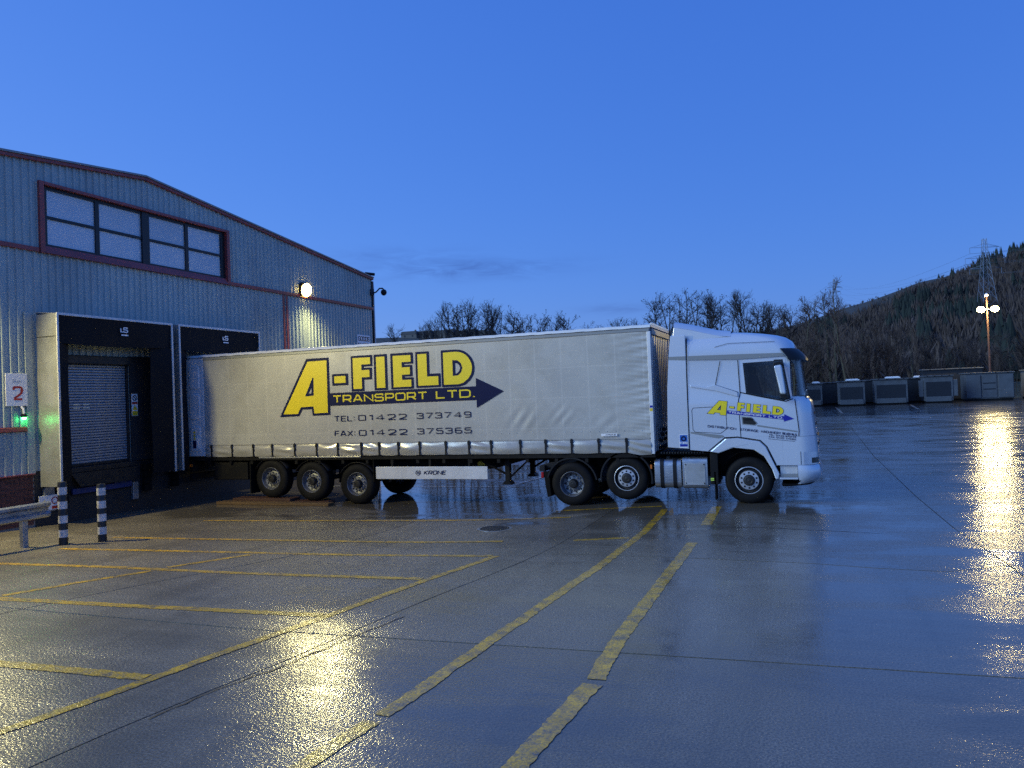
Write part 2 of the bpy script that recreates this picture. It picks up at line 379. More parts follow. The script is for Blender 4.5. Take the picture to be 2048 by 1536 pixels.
G['bark_pale'] = M('pale_mossy_bark', (.13, .115, .07), .85, var=.5, vs=2, objrnd=.6)
G['twig'] = M('winter_twigs', (.03, .024, .022), .9)
G['twig_red'] = M('reddish_winter_twigs', (.085, .058, .045), .9, objrnd=.5)
G['scrub'] = M('dead_scrub', (.075, .056, .038), .9, var=.5, vs=.3)
G['conifer'] = M('conifer_green', (.018, .026, .016), .9, var=.5, vs=.02)
G['hill'] = M('moor_grass_hill', (.075, .062, .042), .95, var=.5, vs=.012)
G['grass'] = M('verge_grass', (.05, .055, .022), .95, var=.4, vs=.4)
G['cab_box'] = M('grey_cabinet_paint', (.11, .12, .13), .45, var=.25, vs=1.2, dirt=(.07, .065, .06), ds=.8)
G['cab_dark'] = M('dark_cabinet_panel', (.014, .017, .022), .5, var=.3, vs=1.5)
G['house_wall'] = M('house_stone', (.12, .11, .1), .9); G['house_roof'] = M('slate_roof', (.05, .05, .055), .7)

# ------------------------------------------------------------------ lettering
def rounded(pts, r, closed):
    if r <= 0: return pts
    out = []; n = len(pts)
    for i, p in enumerate(pts):
        if not closed and i in (0, n - 1): out.append(p); continue
        rr = p[2] if len(p) > 2 else r
        if rr <= 0: out.append(p[:2]); continue
        p = Vector(p[:2]); a = Vector(pts[i - 1][:2]) - p; b = Vector(pts[(i + 1) % n][:2]) - p
        q = min(rr, a.length * .5, b.length * .5); a.normalize(); b.normalize()
        A, B = p + a * q, p + b * q
        for k in range(5):
            t = k / 4; x = A * (1 - t) ** 2 + p * 2 * t * (1 - t) + B * t * t; out.append((x.x, x.y))
    return out
GL = {  # strokes on a unit-high cell; (closed, round, points)
 'A': (1.15, [(0, 0, [(0, 0), (.5, 1), (.65, 1), (1.15, 0)]), (0, 0, [(.2, .3), (.95, .3)])]),
 'B': (1, [(1, .2, [(0, 0, 0), (1, 0), (1, .52), (0, .52, 0)]), (0, .2, [(0, .52), (0, 1, 0), (.95, 1), (.95, .52)])]),
 'C': (1, [(0, .22, [(1, .78), (1, 1), (0, 1), (0, 0), (1, 0), (1, .22)])]),
 'D': (1.1, [(1, .36, [(0, 0, 0), (1.1, 0), (1.1, 1), (0, 1, 0)])]),
 'E': (.95, [(0, 0, [(.95, 1), (0, 1), (0, 0), (.95, 0)]), (0, 0, [(0, .5), (.85, .5)])]),
 'F': (.9, [(0, 0, [(.9, 1), (0, 1), (0, 0)]), (0, 0, [(0, .5), (.8, .5)])]),
 'G': (1.1, [(0, .22, [(1.1, .8), (1.1, 1), (0, 1), (0, 0), (1.1, 0), (1.1, .48), (.6, .48)])]),
 'H': (1.1, [(0, 0, [(0, 0), (0, 1)]), (0, 0, [(1.1, 0), (1.1, 1)]), (0, 0, [(0, .5), (1.1, .5)])]),
 'I': (.12, [(0, 0, [(.06, 0), (.06, 1)])]),
 'K': (1, [(0, 0, [(0, 0), (0, 1)]), (0, 0, [(1, 1), (.1, .48), (1, 0)])]),
 'L': (.9, [(0, 0, [(0, 1), (0, 0), (.9, 0)])]),
 'M': (1.25, [(0, 0, [(0, 0), (0, 1), (.62, .25), (1.25, 1), (1.25, 0)])]),
 'N': (1.1, [(0, 0, [(0, 0), (0, 1), (1.1, 0), (1.1, 1)])]),
 'O': (1.15, [(1, .24, [(0, 0), (1.15, 0), (1.15, 1), (0, 1)])]),
 'P': (1, [(0, .2, [(0, 0), (0, 1, 0), (1, 1), (1, .4), (0, .4)])]),
 'R': (1.05, [(0, .2, [(0, 0), (0, 1, 0), (1, 1), (1, .4), (0, .4)]), (0, 0, [(.55, .4), (1.05, 0)])]),
 'S': (1.05, [(0, .22, [(1, .78), (1, 1), (0, 1), (0, .52), (1.05, .52), (1.05, 0), (0, 0), (0, .24)])]),
 'T': (1.05, [(0, 0, [(0, 1), (1.05, 1)]), (0, 0, [(.525, 1), (.525, 0)])]),
 'U': (1.1, [(0, .22, [(0, 1), (0, 0), (1.1, 0), (1.1, 1)])]),
 'V': (1.1, [(0, 0, [(0, 1), (.55, 0), (1.1, 1)])]),
 'W': (1.5, [(0, 0, [(0, 1), (.38, 0), (.75, .9), (1.12, 0), (1.5, 1)])]),
 'X': (1.1, [(0, 0, [(0, 0), (1.1, 1)]), (0, 0, [(0, 1), (1.1, 0)])]),
 'Y': (1.1, [(0, 0, [(0, 1), (.55, .45), (1.1, 1)]), (0, 0, [(.55, .45), (.55, 0)])]),
 '0': (.95, [(1, .15, [(0, 0), (.95, 0), (.95, 1), (0, 1)])]),
 '1': (.4, [(0, 0, [(0, .85), (.4, 1), (.4, 0)])]),
 '2': (.95, [(0, .24, [(0, .78), (0, 1), (.95, 1), (.95, .52), (.04, .06)]), (0, 0, [(0, 0), (.98, 0)])]),
 '3': (.95, [(0, .2, [(0, .82), (0, 1), (.92, 1), (.92, .52), (.3, .52)]), (0, .2, [(.6, .52), (.95, .52), (.95, 0), (0, 0), (0, .2)])]),
 '4': (1.1, [(0, 0, [(.8, 0), (.8, 1), (0, .28), (1.1, .28)])]),
 '5': (.95, [(0, .2, [(.9, 1), (.05, 1), (0, .55), (.95, .6), (.95, 0), (0, 0), (0, .2)])]),
 '6': (.95, [(0, .25, [(.85, 1), (0, 1), (0, 0), (.95, 0), (.95, .55), (0, .55)])]),
 '7': (1, [(0, 0, [(0, 1), (1, 1), (.3, 0)])]),
 '8': (.95, [(1, .2, [(0, 0), (.95, 0), (.95, .5), (0, .5)]), (0, .2, [(.05, .5), (.05, 1), (.9, 1), (.9, .5)])]),
 '9': (.95, [(0, .25, [(.1, 0), (.95, 0), (.95, 1), (0, 1), (0, .45), (.95, .45)])]),
 'a': (.7, [(0, .15, [(0, .62), (.65, .62), (.65, 0), (0, 0), (0, .33), (.6, .33)])]),
 'y': (.7, [(0, 0, [(0, .65), (.35, 0)]), (0, 0, [(.7, .65), (.25, -.25)])]),
 '.': (.14, [(0, 0, [(.07, -.06), (.07, .1)])]), ':': (.14, [(0, 0, [(.07, .1), (.07, .28)]), (0, 0, [(.07, .66), (.07, .84)])]),
 '-': (.5, [(0, 0, [(0, .45), (.5, .45)])]), '+': (.14, [(0, 0, [(.07, .42), (.07, .58)])]), ' ': (.6, []),
}
def stroke2d(pts, closed, t):
    n = len(pts); P = [Vector(p) for p in pts]; L_, R_ = [], []
    for i in range(n):
        a = P[i - 1] if (closed or i > 0) else None; c = P[(i + 1) % n] if (closed or i < n - 1) else None
        d1 = (P[i] - a).normalized() if a is not None else None; d2 = (c - P[i]).normalized() if c is not None else None
        if d1 is None: d1 = d2
        if d2 is None: d2 = d1
        n1 = Vector((-d1.y, d1.x)); n2 = Vector((-d2.y, d2.x)); m = n1 + n2
        if m.length < .2: m = n1
        m.normalize(); k = min(1.6, 1 / max(.35, m.dot(n1)))
        L_.append(P[i] + m * t * k / 2); R_.append(P[i] - m * t * k / 2)
    q = []
    for i in range(n if closed else n - 1):
        j = (i + 1) % n; q.append((L_[i], L_[j], R_[j], R_[i]))
    return q
def text(mb, s, x0, y0, h, t, fn, width=None, sx=1., gap=.32, slant=0.):
    """strokes of s into mb; fn(a,b,d) maps plane coords; t = stroke width as share of h"""
    adv = 0; items = []
    for ch in s:
        w, st = GL[ch]; items.append((adv, st)); adv += w + gap
    tot = adv - gap
    kx = (width / tot / h) if width else sx
    k = 0
    for (a0, st) in items:
        for closed, r, pts in st:
            pp = [(((p[0] + a0) * kx), p[1]) for p in rounded(pts, r, closed)]
            for ki, q in enumerate(stroke2d(pp, closed, t)):
                vs = [(x0 + (v.x + slant * v.y) * h, y0 + (v.y * (1 - t) + t / 2) * h) for v in q]
                mb.add([fn(v[0], v[1], k * .0003 + (ki % 2) * .00015) for v in vs], [(0, 1, 2, 3)])
            k += 1
    return tot * kx * h

# ------------------------------------------------------------------ ground
def sstep(a, b, x):
    t = max(0., min(1., (x - a) / (b - a))); return t * t * (3 - 2 * t)
def gz(u, v):
    return -.15 * sstep(-1.2, -8., u) * sstep(8., 15., v) * (1 - sstep(30, 48, v))
ground = MB()
def gfun(a, b): return None
gx = [-900, -300, -120, -60, -40, -30] + [-26 + i for i in range(0, 76)] + [60, 80, 120, 300, 900]
gy = [-400, -100, -40, -20] + [-12 + i for i in range(0, 82)] + [72, 80, 95, 120, 160, 300, 1200]
vs = [(x, y, gz(x, y) - .05) for y in gy for x in gx]; nx = len(gx)
fs = [(j * nx + i, j * nx + i + 1, (j + 1) * nx + i + 1, (j + 1) * nx + i) for j in range(len(gy) - 1) for i in range(nx - 1)]
ground.add(vs, fs)
yard = ground.build('yard_ground', G['far_asphalt'], smooth=60); tag(yard, 'dark wet tarmac ground running out past the concrete slabs', 'ground', kind='structure')
del yard['category']
def interp(tab, x):
    return float(np.interp(x, [q[0] for q in tab], [q[1] for q in tab]))
UJ = [lambda v: -17.28,
      lambda v: interp([(-12, -12.5), (3, -10.7), (7, -9.87), (7.7, -9.6), (9.5, -8.95), (11.2, -8.45), (14, -8.3), (70, -8.4)], v),
      lambda v: interp([(-12, -6.6), (2, -5.75), (4, -5.36), (5, -5.28), (6.2, -5.02), (7.4, -4.86), (8.8, -4.67), (11, -4.3), (12.6, -4.15), (70, -4.25)], v),
      lambda v: interp([(-12, 3.), (2, 2.75), (12.2, 2.47), (15, 2.26), (19.2, 2.15), (29.5, 2.06), (34, 2.12), (62, 2.4), (70, 2.4)], v),
      lambda v: 9.1, lambda v: 15.8, lambda v: 22.5, lambda v: 29.2]
VJ = [lambda u: -12., lambda u: 1.2, lambda u: 7.58 + .06 * max(-6, min(3, u)), lambda u: interp([(-17, 12.6), (-4, 12.0), (.1, 11.87), (1.5, 11.6), (2.5, 12.24), (9, 13.5), (30, 15)], u),
      lambda u: interp([(-17, 18.2), (0, 18.3), (2.16, 19.2), (4.5, 20.57), (9, 23), (30, 27)], u),
      lambda u: interp([(-17, 28.6), (.3, 28.87), (2.5, 32.8), (9, 41), (16, 44), (30, 45)], u),
      lambda u: interp([(-17, 45), (2, 46), (9, 52), (30, 55)], u), lambda u: 66.2]
def slab_corner(i, j):
    u, v = UJ[i](10.), 10.
    for _ in range(12): v = VJ[j](u); u = UJ[i](v)
    return u, v
def slab(i, j):
    m = MB(); g = .011; jit = rnd.uniform(-.002, .003)
    def fn(a, b):
        # bilinear between curved edges
        v = VJ[j](0) * (1 - b) + VJ[j + 1](0) * b; u = 0
        for _ in range(5):
            ul, ur = UJ[i](v), UJ[i + 1](v); u = ul + g + (ur - ul - 2 * g) * a
            v0, v1 = VJ[j](u), VJ[j + 1](u); v = v0 + g + (v1 - v0 - 2 * g) * b
        return u, v
    c = fn(.5, .5); w = abs(UJ[i + 1](c[1]) - UJ[i](c[1])); d = abs(VJ[j + 1](c[0]) - VJ[j](c[0]))
    nu, nv = max(4, int(w / .8)), max(4, int(d / .8))
    m.grid(nu, nv, lambda a, b: (*fn(a, b), gz(*fn(a, b)) + jit))
    e = []
    for k in range(nu + 1): e.append((k, k))
    # skirt down
    top = list(range(nu + 1)) + [(q + 1) * (nu + 1) + nu for q in range(nv)] + [nv * (nu + 1) + nu - 1 - q for q in range(nu)] + [(nv - 1 - q) * (nu + 1) for q in range(nv - 1)]
    low = [len(m.v) + q for q in range(len(top))]
    m.v += [(m.v[q][0], m.v[q][1], m.v[q][2] - .045) for q in top]
    n = len(top); m.f += [(top[q], top[(q + 1) % n], low[(q + 1) % n], low[q]) for q in range(n)]
    return m.build('concrete_slab', G['slab'], yard, smooth=40)
for i in range(len(UJ) - 1):
    for j in range(len(VJ) - 1): slab(i, j)

def paint_line(pts, wd, mt, name, z=.0045, gaps=()):
    pts = [Vector(p) for p in pts]; P = []
    for a, b in zip(pts, pts[1:]):
        n = max(1, int((b - a).length / .05)); P += [a.lerp(b, k / n) for k in range(n)]
    P.append(pts[-1]); m = MB(); vs = []
    wob = 0
    for i, p in enumerate(P):
        d = (P[min(i + 1, len(P) - 1)] - P[max(i - 1, 0)]).normalized(); n = Vector((-d.y, d.x))
        wob = wob * .85 + rnd.gauss(0, .0025)
        for s in (-1, 1):
            q = p + n * (s * wd / 2 + wob + rnd.uniform(-.009, .009)); vs.append((q.x, q.y, gz(q.x, q.y) + z))
    m.add(vs, [(2 * i, 2 * i + 1, 2 * i + 3, 2 * i + 2) for i in range(len(P) - 1) ])
    return m.build(name, mt, yard)
YL = [  # yellow bay lines (points in metres), width
 ([(-6.35, 3.7), (-6.2, 4.36), (-5.95, 5.55), (-5.81, 6.38), (-5.5, 7.9), (-5.18, 9.9), (-4.86, 11.72)], .13),
 ([(-10.2, 5.48), (-7.9, 5.57), (-6.02, 5.65)], .15),
 ([(-13.5, 7.45), (-10.8, 7.55), (-9.57, 7.6), (-7.9, 7.73), (-5.58, 7.9)], .15),
 ([(-11.4, 6.6), (-10.83, 7.46)], .13), ([(-10.8, 7.68), (-10.3, 8.74), (-9.92, 9.5)], .13), ([(-9.88, 9.8), (-9.3, 11.1)], .13),
 ([(-15.5, 9.2), (-13.23, 9.4), (-10.92, 9.6), (-8.82, 9.66), (-5.28, 9.92)], .15),
 ([(-13.6, 10.84), (-9.97, 11.23), (-4.95, 11.73)], .15),
 ([(-13.8, 12.22), (-10.5, 12.56), (-6.8, 12.93), (-5.3, 13.12)], .15), ([(-4.0, 13.24), (-3.05, 13.52)], .15),
 ([(-13.7, 14.75), (-12.07, 14.92), (-4.85, 15.95)], .14), ([(-5.5, 16.9), (-3.15, 17.36)], .14),
 ([(-3.5, 4.0), (-3.36, 5.38)], .16), ([(-3.34, 5.5), (-3.19, 7.71), (-2.99, 11.21), (-2.9, 14.2), (-3.0, 16.95)], .15),
 ([(-2.02, 4.5), (-1.87, 6.6)], .18), ([(-1.87, 6.72), (-1.93, 7.85), (-1.9, 13.15)], .17), ([(-1.89, 14.9), (-1.94, 17.3)], .2),
]
for pts, w in YL: paint_line(pts, w, G['yellow'], 'yellow_line')
for pts, w in [([(2.9, 94), (2.8, 74)], .22), ([(10.6, 96), (9.5, 80)], .22), ([(-16, 24.9), (-7.4, 25.5), (-1, 26)], .13), ([(-10.6, 29.6), (-2, 30.2)], .13),
               ([(-15, 21.5), (-9, 21.6), (-6.2, 21.9)], .12), ([(-8.5, 22.2), (-8.2, 25)], .12)]:
    paint_line(pts, w, G['white_line'], 'white_line', z=.008 if pts[0][1] < 66 else -.04)
# winding cracks, dark and a little sunk
def crack(pts, name='crack'):
    P = []; m = MB(); vs = []
    for a, b in zip(pts, pts[1:]):
        n = int(math.dist(a, b) / .12) + 1
        P += [(a[0] + (b[0] - a[0]) * k / n, a[1] + (b[1] - a[1]) * k / n) for k in range(n)]
    for i, p in enumerate(P):
        q = P[min(i + 1, len(P) - 1)]; o = P[max(i - 1, 0)]; d = Vector((q[0] - o[0], q[1] - o[1])).normalized(); n = Vector((-d.y, d.x))
        c = Vector(p) + n * rnd.uniform(-.02, .02); w = rnd.uniform(.004, .014)
        for s in (-1, 1): e = c + n * s * w; vs.append((e.x, e.y, gz(e.x, e.y) + .005))
    m.add(vs, [(2 * i, 2 * i + 1, 2 * i + 3, 2 * i + 2) for i in range(len(P) - 1)]); return m.build(name, G['joint'], yard)
crack([(-5.2, 4.9), (-5.1, 5.6), (-4.9, 6.3), (-4.75, 7.2), (-4.55, 8.2)]); crack([(-3.1, 14.6), (-.9, 14.75), (1.2, 14.4)]); crack([(3.2, 24.5), (5.5, 25.6), (8.8, 25.2)])
# sunken iron cover
cov = thing('drain_cover', 'round iron drain cover set in the wet yard beside the trailer', 'drain cover', (-6.05, 14.55, gz(-6.05, 14.55)))
MB().lathe([(.30, .0), (.30, .012), (.27, .014), (.26, .008), (.05, .008), (.04, .011), (.001, .011)], (-6.05, 14.55, gz(-6.05, 14.55) + .003), 2, 28).build('iron_plate', G['steel_dark'], cov, smooth=30)
MB().lathe([(.36, .0), (.36, .006), (.305, .008), (.305, .0)], (-6.05, 14.55, gz(-6.05, 14.55) + .003), 2, 28).build('rim', G['galv'], cov, smooth=30)

# ------------------------------------------------------------------ warehouse
WX = -17.3; RIDGE_V, RIDGE_Z, EAVE_Z = 16.7, 9.14, 7.86; V0, V1 = 4.5, 28.84
def roofz(v): return RIDGE_Z - abs(v - RIDGE_V) * (RIDGE_Z - EAVE_Z) / (V1 - RIDGE_V)
wh = thing('warehouse', 'grey blue corrugated warehouse with red trim and a long upper window', 'warehouse', (WX, RIDGE_V, 0))
MB().prism([(V0 + .05, -.3), (V1 - .05, -.3), (V1 - .05, EAVE_Z - .1), (RIDGE_V, RIDGE_Z - .1), (V0 + .05, EAVE_Z - .1)], 0, -48, WX - .12).build('wall_core', G['cab_dark'], wh)
def cladding(v0, v1, zlo, zhi, holes, out0):
    m = MB(); per = [(0, 0), (.105, 0), (.128, .036), (.168, .036), (.19, 0), (.2, 0)]
    vv = []; k = 0
    while v0 + k * .2 < v1:
        for a, b in per[:-1]: vv.append((v0 + k * .2 + a, b))
        k += 1
    cuts = sorted({h[0] for h in holes} | {h[1] for h in holes})
    vv = [q for q in vv if q[0] < v1] + [(v1, 0)]
    for c in cuts:
        if v0 < c < v1:
            vv.append((c - .0005, 0)); vv.append((c + .0005, 0))
    vv.sort()
    for (a, oa), (b, ob_) in zip(vv, vv[1:]):
        mid = (a + b) / 2; spans = [(zlo, None)]
        zs = zlo; ivs = []
        for h in sorted([h for h in holes if h[0] < mid < h[1]], key=lambda h: h[2]):
            if h[2] > zs: ivs.append((zs, h[2]))
            zs = max(zs, h[3])
        ivs.append((zs, None))
        for z0, z1 in ivs:
            ta = zhi(a) if z1 is None else z1; tb = zhi(b) if z1 is None else z1
            m.add([(WX + out0 + oa, a, z0), (WX + out0 + ob_, b, z0), (WX + out0 + ob_, b, tb), (WX + out0 + oa, a, ta)], [(0, 1, 2, 3)])
    return m
WIN = (13.52, 19.94, 6.58, 8.17)
cladding(V0, V1, 6.60, lambda v: roofz(v) - .02, [WIN], .0).build('upper_cladding', G['clad'], wh)
cladding(V0, 13.15, 2.28, lambda v: 6.5, [], .0).build('lower_cladding', G['clad'], wh)
cladding(V0, 13.0, 1.16, lambda v: 2.16, [], .0).build('plinth_cladding', G['clad'], wh)
cladding(13.15, V1, 1.2, lambda v: 6.5, [(13.98, 15.98, 0, 3.86), (17.75, 20.0, 0, 3.9)], .0).build('lower_cladding', G['clad'], wh)
cbox('flat_flashing', G['clad'], wh, (WX - .02, WX + .05, 12.98, 13.16, 1.16, 5.0))
# red trims
cbox('red_band', G['red'], wh, (WX - .05, WX + .075, V0, WIN[0] - .12, 6.49, 6.60), .008)
cbox('red_band', G['red'], wh, (WX - .05, WX + .075, WIN[1] + .1, V1 + .03, 6.49, 6.60), .008)
cbox('red_band', G['red'], wh, (WX - .05, WX + .07, V0, 12.97, 2.17, 2.27), .008)
cbox('red_post', G['red'], wh, (WX - .05, WX + .06, 22.72, 22.80, 1.2, 6.49), .006)
cbox('red_post', G['red'], wh, (WX - .05, WX + .06, 22.90, 22.98, 1.2, 6.49), .006)
cbox('shadow_gap', G['frame_black'], wh, (WX - .05, WX + .02, 22.80, 22.90, 1.2, 6.49))
for s, name in ((1, 'verge_trim'), (-1, 'verge_trim')):
    ve = V1 + .04 if s > 0 else V0 - .04
    ze = roofz(ve)
    MB().prism([(RIDGE_V, RIDGE_Z - .085), (ve, ze - .085), (ve, ze - .0), (RIDGE_V, RIDGE_Z + .0)], 0, WX - .05, WX + .10).build(name, G['red'], wh, bevel=.008)
    cap = MB().prism([(RIDGE_V, RIDGE_Z + .002), (ve, ze + .002), (ve, ze + .055), (RIDGE_V, RIDGE_Z + .055)], 0, WX - .3, WX + .13).build('verge_capping', G['cab_grey'], wh, bevel=.006)
rf = MB()
for s in (1, -1):
    ve = V1 + .3 if s > 0 else V0 - .3
    rf.prism([(RIDGE_V, RIDGE_Z - .06), (ve, roofz(ve) - .06), (ve, roofz(ve) + .0), (RIDGE_V, RIDGE_Z + .0)], 0, -48, WX - .3)
rf.build('roof', G['cab_grey'], wh)
cbox('corner_trim', G['steel_dark'], wh, (WX - .12, WX + .07, V1 - .03, V1 + .06, 1.2, 6.48), .008)
cbox('corner_trim', G['steel_dark'], wh, (WX - .12, WX + .07, V1 - .03, V1 + .06, 6.62, EAVE_Z - .14), .008)
MB().tube([(WX - .02, V1 + .16, .2), (WX - .02, V1 + .16, 7.4), (WX - .12, V1 + .3, 7.75)], .055, 10).build('downpipe', G['alu_edge'], wh, smooth=40)
cbox('side_wall_cladding', G['clad'], wh, (-48, WX - .13, V1 - .06, V1 + .0, 0, EAVE_Z - .12))
# plinth of bricks by the guard rail
pl = MB().box(WX - .11, WX - .012, V0, 13.16, -.25, 1.13).build('brick_plinth', G['mortar'], wh)
cbox('plinth_flashing', G['red'], wh, (WX - .05, WX + .06, V0, 13.15, 1.13, 1.16))
bm0 = MB().box(0, .102, 0, .215, 0, .065).build('brick', G['brick'], pl, o=(WX - .102, 12.0, .0), bevel=None)
bm0.data.transform(Matrix.Translation((WX - .102, 12.0, 0)))
first = True
for r_ in range(16):
    z = -.05 + r_ * .0735
    v = 11.55 + (.1125 if r_ % 2 else 0)
    while v < 13.14:
        wv = min(.215, 13.14 - v)
        if wv > .05:
            b_ = bm0 if first else bm0.copy()
            if not first: COL.objects.link(b_)
            b_.parent = pl; b_.location = Vector((WX - .102 + rnd.uniform(-.002, .003), v, z)) - WL[pl]; b_.scale = (1, wv / .215, 1); first = False
        v += .225
# long window
win = MB()
a0, a1, z0, z1 = WIN
for b in [(WX - .11, WX + .10, a0 - .10, a0 + .03, z0 - .1, z1 + .08), (WX - .11, WX + .10, a1 - .03, a1 + .10, z0 - .1, z1 + .08)]: win.box(*b)
win.box(WX - .11, WX + .10, a0 + .031, a1 - .031, z1 + .0, z1 + .08)
wob = win.build('window', G['red'], wh, bevel=.008)
sill = MB(); pr = [(WX - .11, z0 + .10), (WX + .03, z0 + .10), (WX + .115, z0 - .09), (WX - .11, z0 - .09)]
sill.prism(pr, 1, a0 + .031, a1 - .031); sill.build('sill', G['red'], wob, bevel=.006)
bars = MB(); U0 = WX - .085; U1 = WX - .01
for (b0, b1) in [(a0 + .031, 13.69), (15.08, 15.20), (16.60, 16.85), (18.23, 18.35), (19.735, a1 - .031)]: bars.box(U0, U1 + (.02 if b1 - b0 > .2 else 0), b0, b1, z0 + .101, z1 - .001)
for (c0, c1) in [(13.69, 15.08), (15.20, 16.60), (16.85, 18.23), (18.35, 19.735)]:
    for (d0, d1) in [(z0 + .101, 6.735), (7.37, 7.44), (8.09, z1 - .001)]: bars.box(U0, U1 - .004, c0 + .0005, c1 - .0005, d0, d1)
bars.build('glazing_bars', G['frame_black'], wob)
for (c0, c1) in [(13.69, 15.08), (15.20, 16.60), (16.85, 18.23), (18.35, 19.735)]:
    for (d0, d1) in [(6.735, 7.37), (7.44, 8.09)]:
        MB().box(WX - .07, WX - .055, c0 + .001, c1 - .001, d0 + .001, d1 - .001).build('pane', G['pane'], wob, o=(WX - .06, c0, d0))
dw = cbox('dock_wall', G['dark_conc'], wh, (WX - .115, WX - .01, 13.17, V1, -.3, 1.19))

# ------------------------------------------------------------------ dock shelters
def shelter(v0, v1, label, dent):
    uf = WX + .70; zt, zb = 4.95, .82
    t = thing('dock_shelter', label, 'dock shelter', (WX, (v0 + v1) / 2, zb), 'dock shelters on the warehouse wall')
    for side, va, vb in ((0, v0, v0 + .06), (1, v1 - .06, v1)):
        m = MB(); vv = va if side == 0 else vb
        def pf(a, b, vv=vv, s=(-1 if side == 0 else 1)):
            z = zb + (zt - .55 - zb) * b; d = 0
            if dent and s < 0: d = -.035 * math.exp(-((a - .75) / .16) ** 2 - ((b - .80) / .2) ** 2) + .012 * math.sin(a * 5 + b * 3) + .008 * math.sin(b * 17 + 2)
            return (WX + .03 + (uf - WX - .03) * a, vv + d * (-1 if s < 0 else 1), z)
        m.grid(10, 24, pf); m.build('side_panel', G['alu'], t, smooth=60)
        MB().box(WX + .03, uf - .002, vv - .004 if side == 0 else vv - .02, vv + .02 if side == 0 else vv + .004, zt - .535, zt).build('side_panel_top', G['alu'], t, bevel=.004)
    MB().prism([(WX + .03, zt + .05), (uf, zt - .02), (uf, zt - .0), (WX + .03, zt + .07)], 1, v0 + .0, v1).build('roof_sheet', G['alu'], t)
    ed = MB()
    ed.box(uf, uf + .03, v0 - .012, v0 + .045, zb, zt + .02); ed.box(uf, uf + .03, v1 - .045, v1 + .012, zb, zt + .02); ed.box(uf, uf + .03, v0 + .046, v1 - .046, zt - .04, zt + .02)
    ed.build('front_edge', G['alu_edge'], t, bevel=.006)
    # head curtain, hanging slack
    hc = MB(); hc.grid(36, 8, lambda a, b: (uf + .004 + .02 * math.sin(a * 9) * (1 - b) - .05 * (1 - b), v0 + .05 + (v1 - v0 - .1) * a, zt - .045 - (.66 + .03 * math.sin(a * 4)) * (1 - b)))
    hc.build('head_curtain', G['black_fab'], t, smooth=60)
    for s in (0, 1):
        wd = .36 if s == 0 else .62
        sc = MB()
        def sf(a, b, s=s, wd=wd):
            o = -.14 * a + .02 * math.sin(b * 7 + s) * a
            vv = (v0 + .05 + wd * a) if s == 0 else (v1 - .05 - wd * a)
            return (uf + .0 + o, vv, zb + .03 + (zt - .72 - zb) * b)
        sc.grid(6, 16, sf); sc.build('side_curtain', G['black_fab'], t, smooth=60)
    # maker's emblem on the head curtain: an S inside a hook over a line of small print
    lg = MB(); cv = (v0 + v1) / 2 + .18; zc = zt - .30
    fnp = lambda a, b, d: (uf + .012 + d, cv + a, zc + b)
    text(lg, 'S', -.04, -.05, .15, .24, fnp, width=.12)
    text(lg, 'L', -.13, -.05, .13, .28, fnp, width=.08)
    lg.add([fnp(-.12, -.13, 0), fnp(.1, -.13, 0), fnp(.1, -.095, 0), fnp(-.12, -.095, 0)], [(0, 1, 2, 3)])
    lg.build('emblem', G['sign_white'], t)
    return t
shelter(13.29, 16.87, 'dock shelter with a dented bare metal side, over the closed roller door', True)
shelter(17.11, 20.57, 'dock shelter that the parked trailer is backed into', False)

# closed roller door of bay two
door = thing('roller_door', 'closed grey slatted roller door inside the left dock shelter', 'roller door', (WX - .06, 15, 1.2))
vs_ = []; n_s = 36
sl = None
for k in range(n_s):
    z = 1.26 + k * .0705
    if sl is None:
        sl = MB(); pts = [(WX - .075, 0), (WX - .045, .008), (WX - .036, .035), (WX - .045, .060), (WX - .075, .069)]
        m = MB(); n = len(pts)
        m.add([(p[0], v, z + p[1]) for v in (14.06, 15.90) for p in pts], [(i, i + 1, n + i + 1, n + i) for i in range(n - 1)] + [tuple(range(n)), tuple(range(2 * n - 1, n - 1, -1))])
        sl = m.build('slat', G['slat'], door, smooth=50); base_z = z
    else:
        c = sl.copy(); COL.objects.link(c); c.parent = door; c.location = sl.location + Vector((rnd.uniform(-.001, .001), 0, z - base_z))
cbox('bottom_bar', G['steel_dark'], door, (WX - .08, WX - .03, 14.05, 15.91, 1.20, 1.258), .005)
for a in (13.98, 15.905): cbox('guide_rail', G['steel_dark'], door, (WX - .09, WX - .0, a, a + .075, 1.2, 3.84), .005)
cbox('side_infill', G['dark_conc'], door, (WX + .0, WX + .039, 15.99, 16.80, 1.2, 4.05))
cbox('side_infill', G['dark_conc'], door, (WX + .0, WX + .039, 13.36, 13.97, 1.2, 4.05))
cbox('roll_housing', G['steel_dark'], door, (WX - .09, WX + .12, 13.98, 15.98, 3.80, 4.02), .02)
for q in (0, 1):
    for k in (0, 1):
        cbox('reflective_strip', M('pale_strip', (.8, .72, .5), .4) if q == k == 0 else bpy.data.materials['pale_strip'], door, (WX - .034, WX - .028, 14.28 + q * .29, 14.47 + q * .29, 2.665 + k * .085, 2.695 + k * .085))
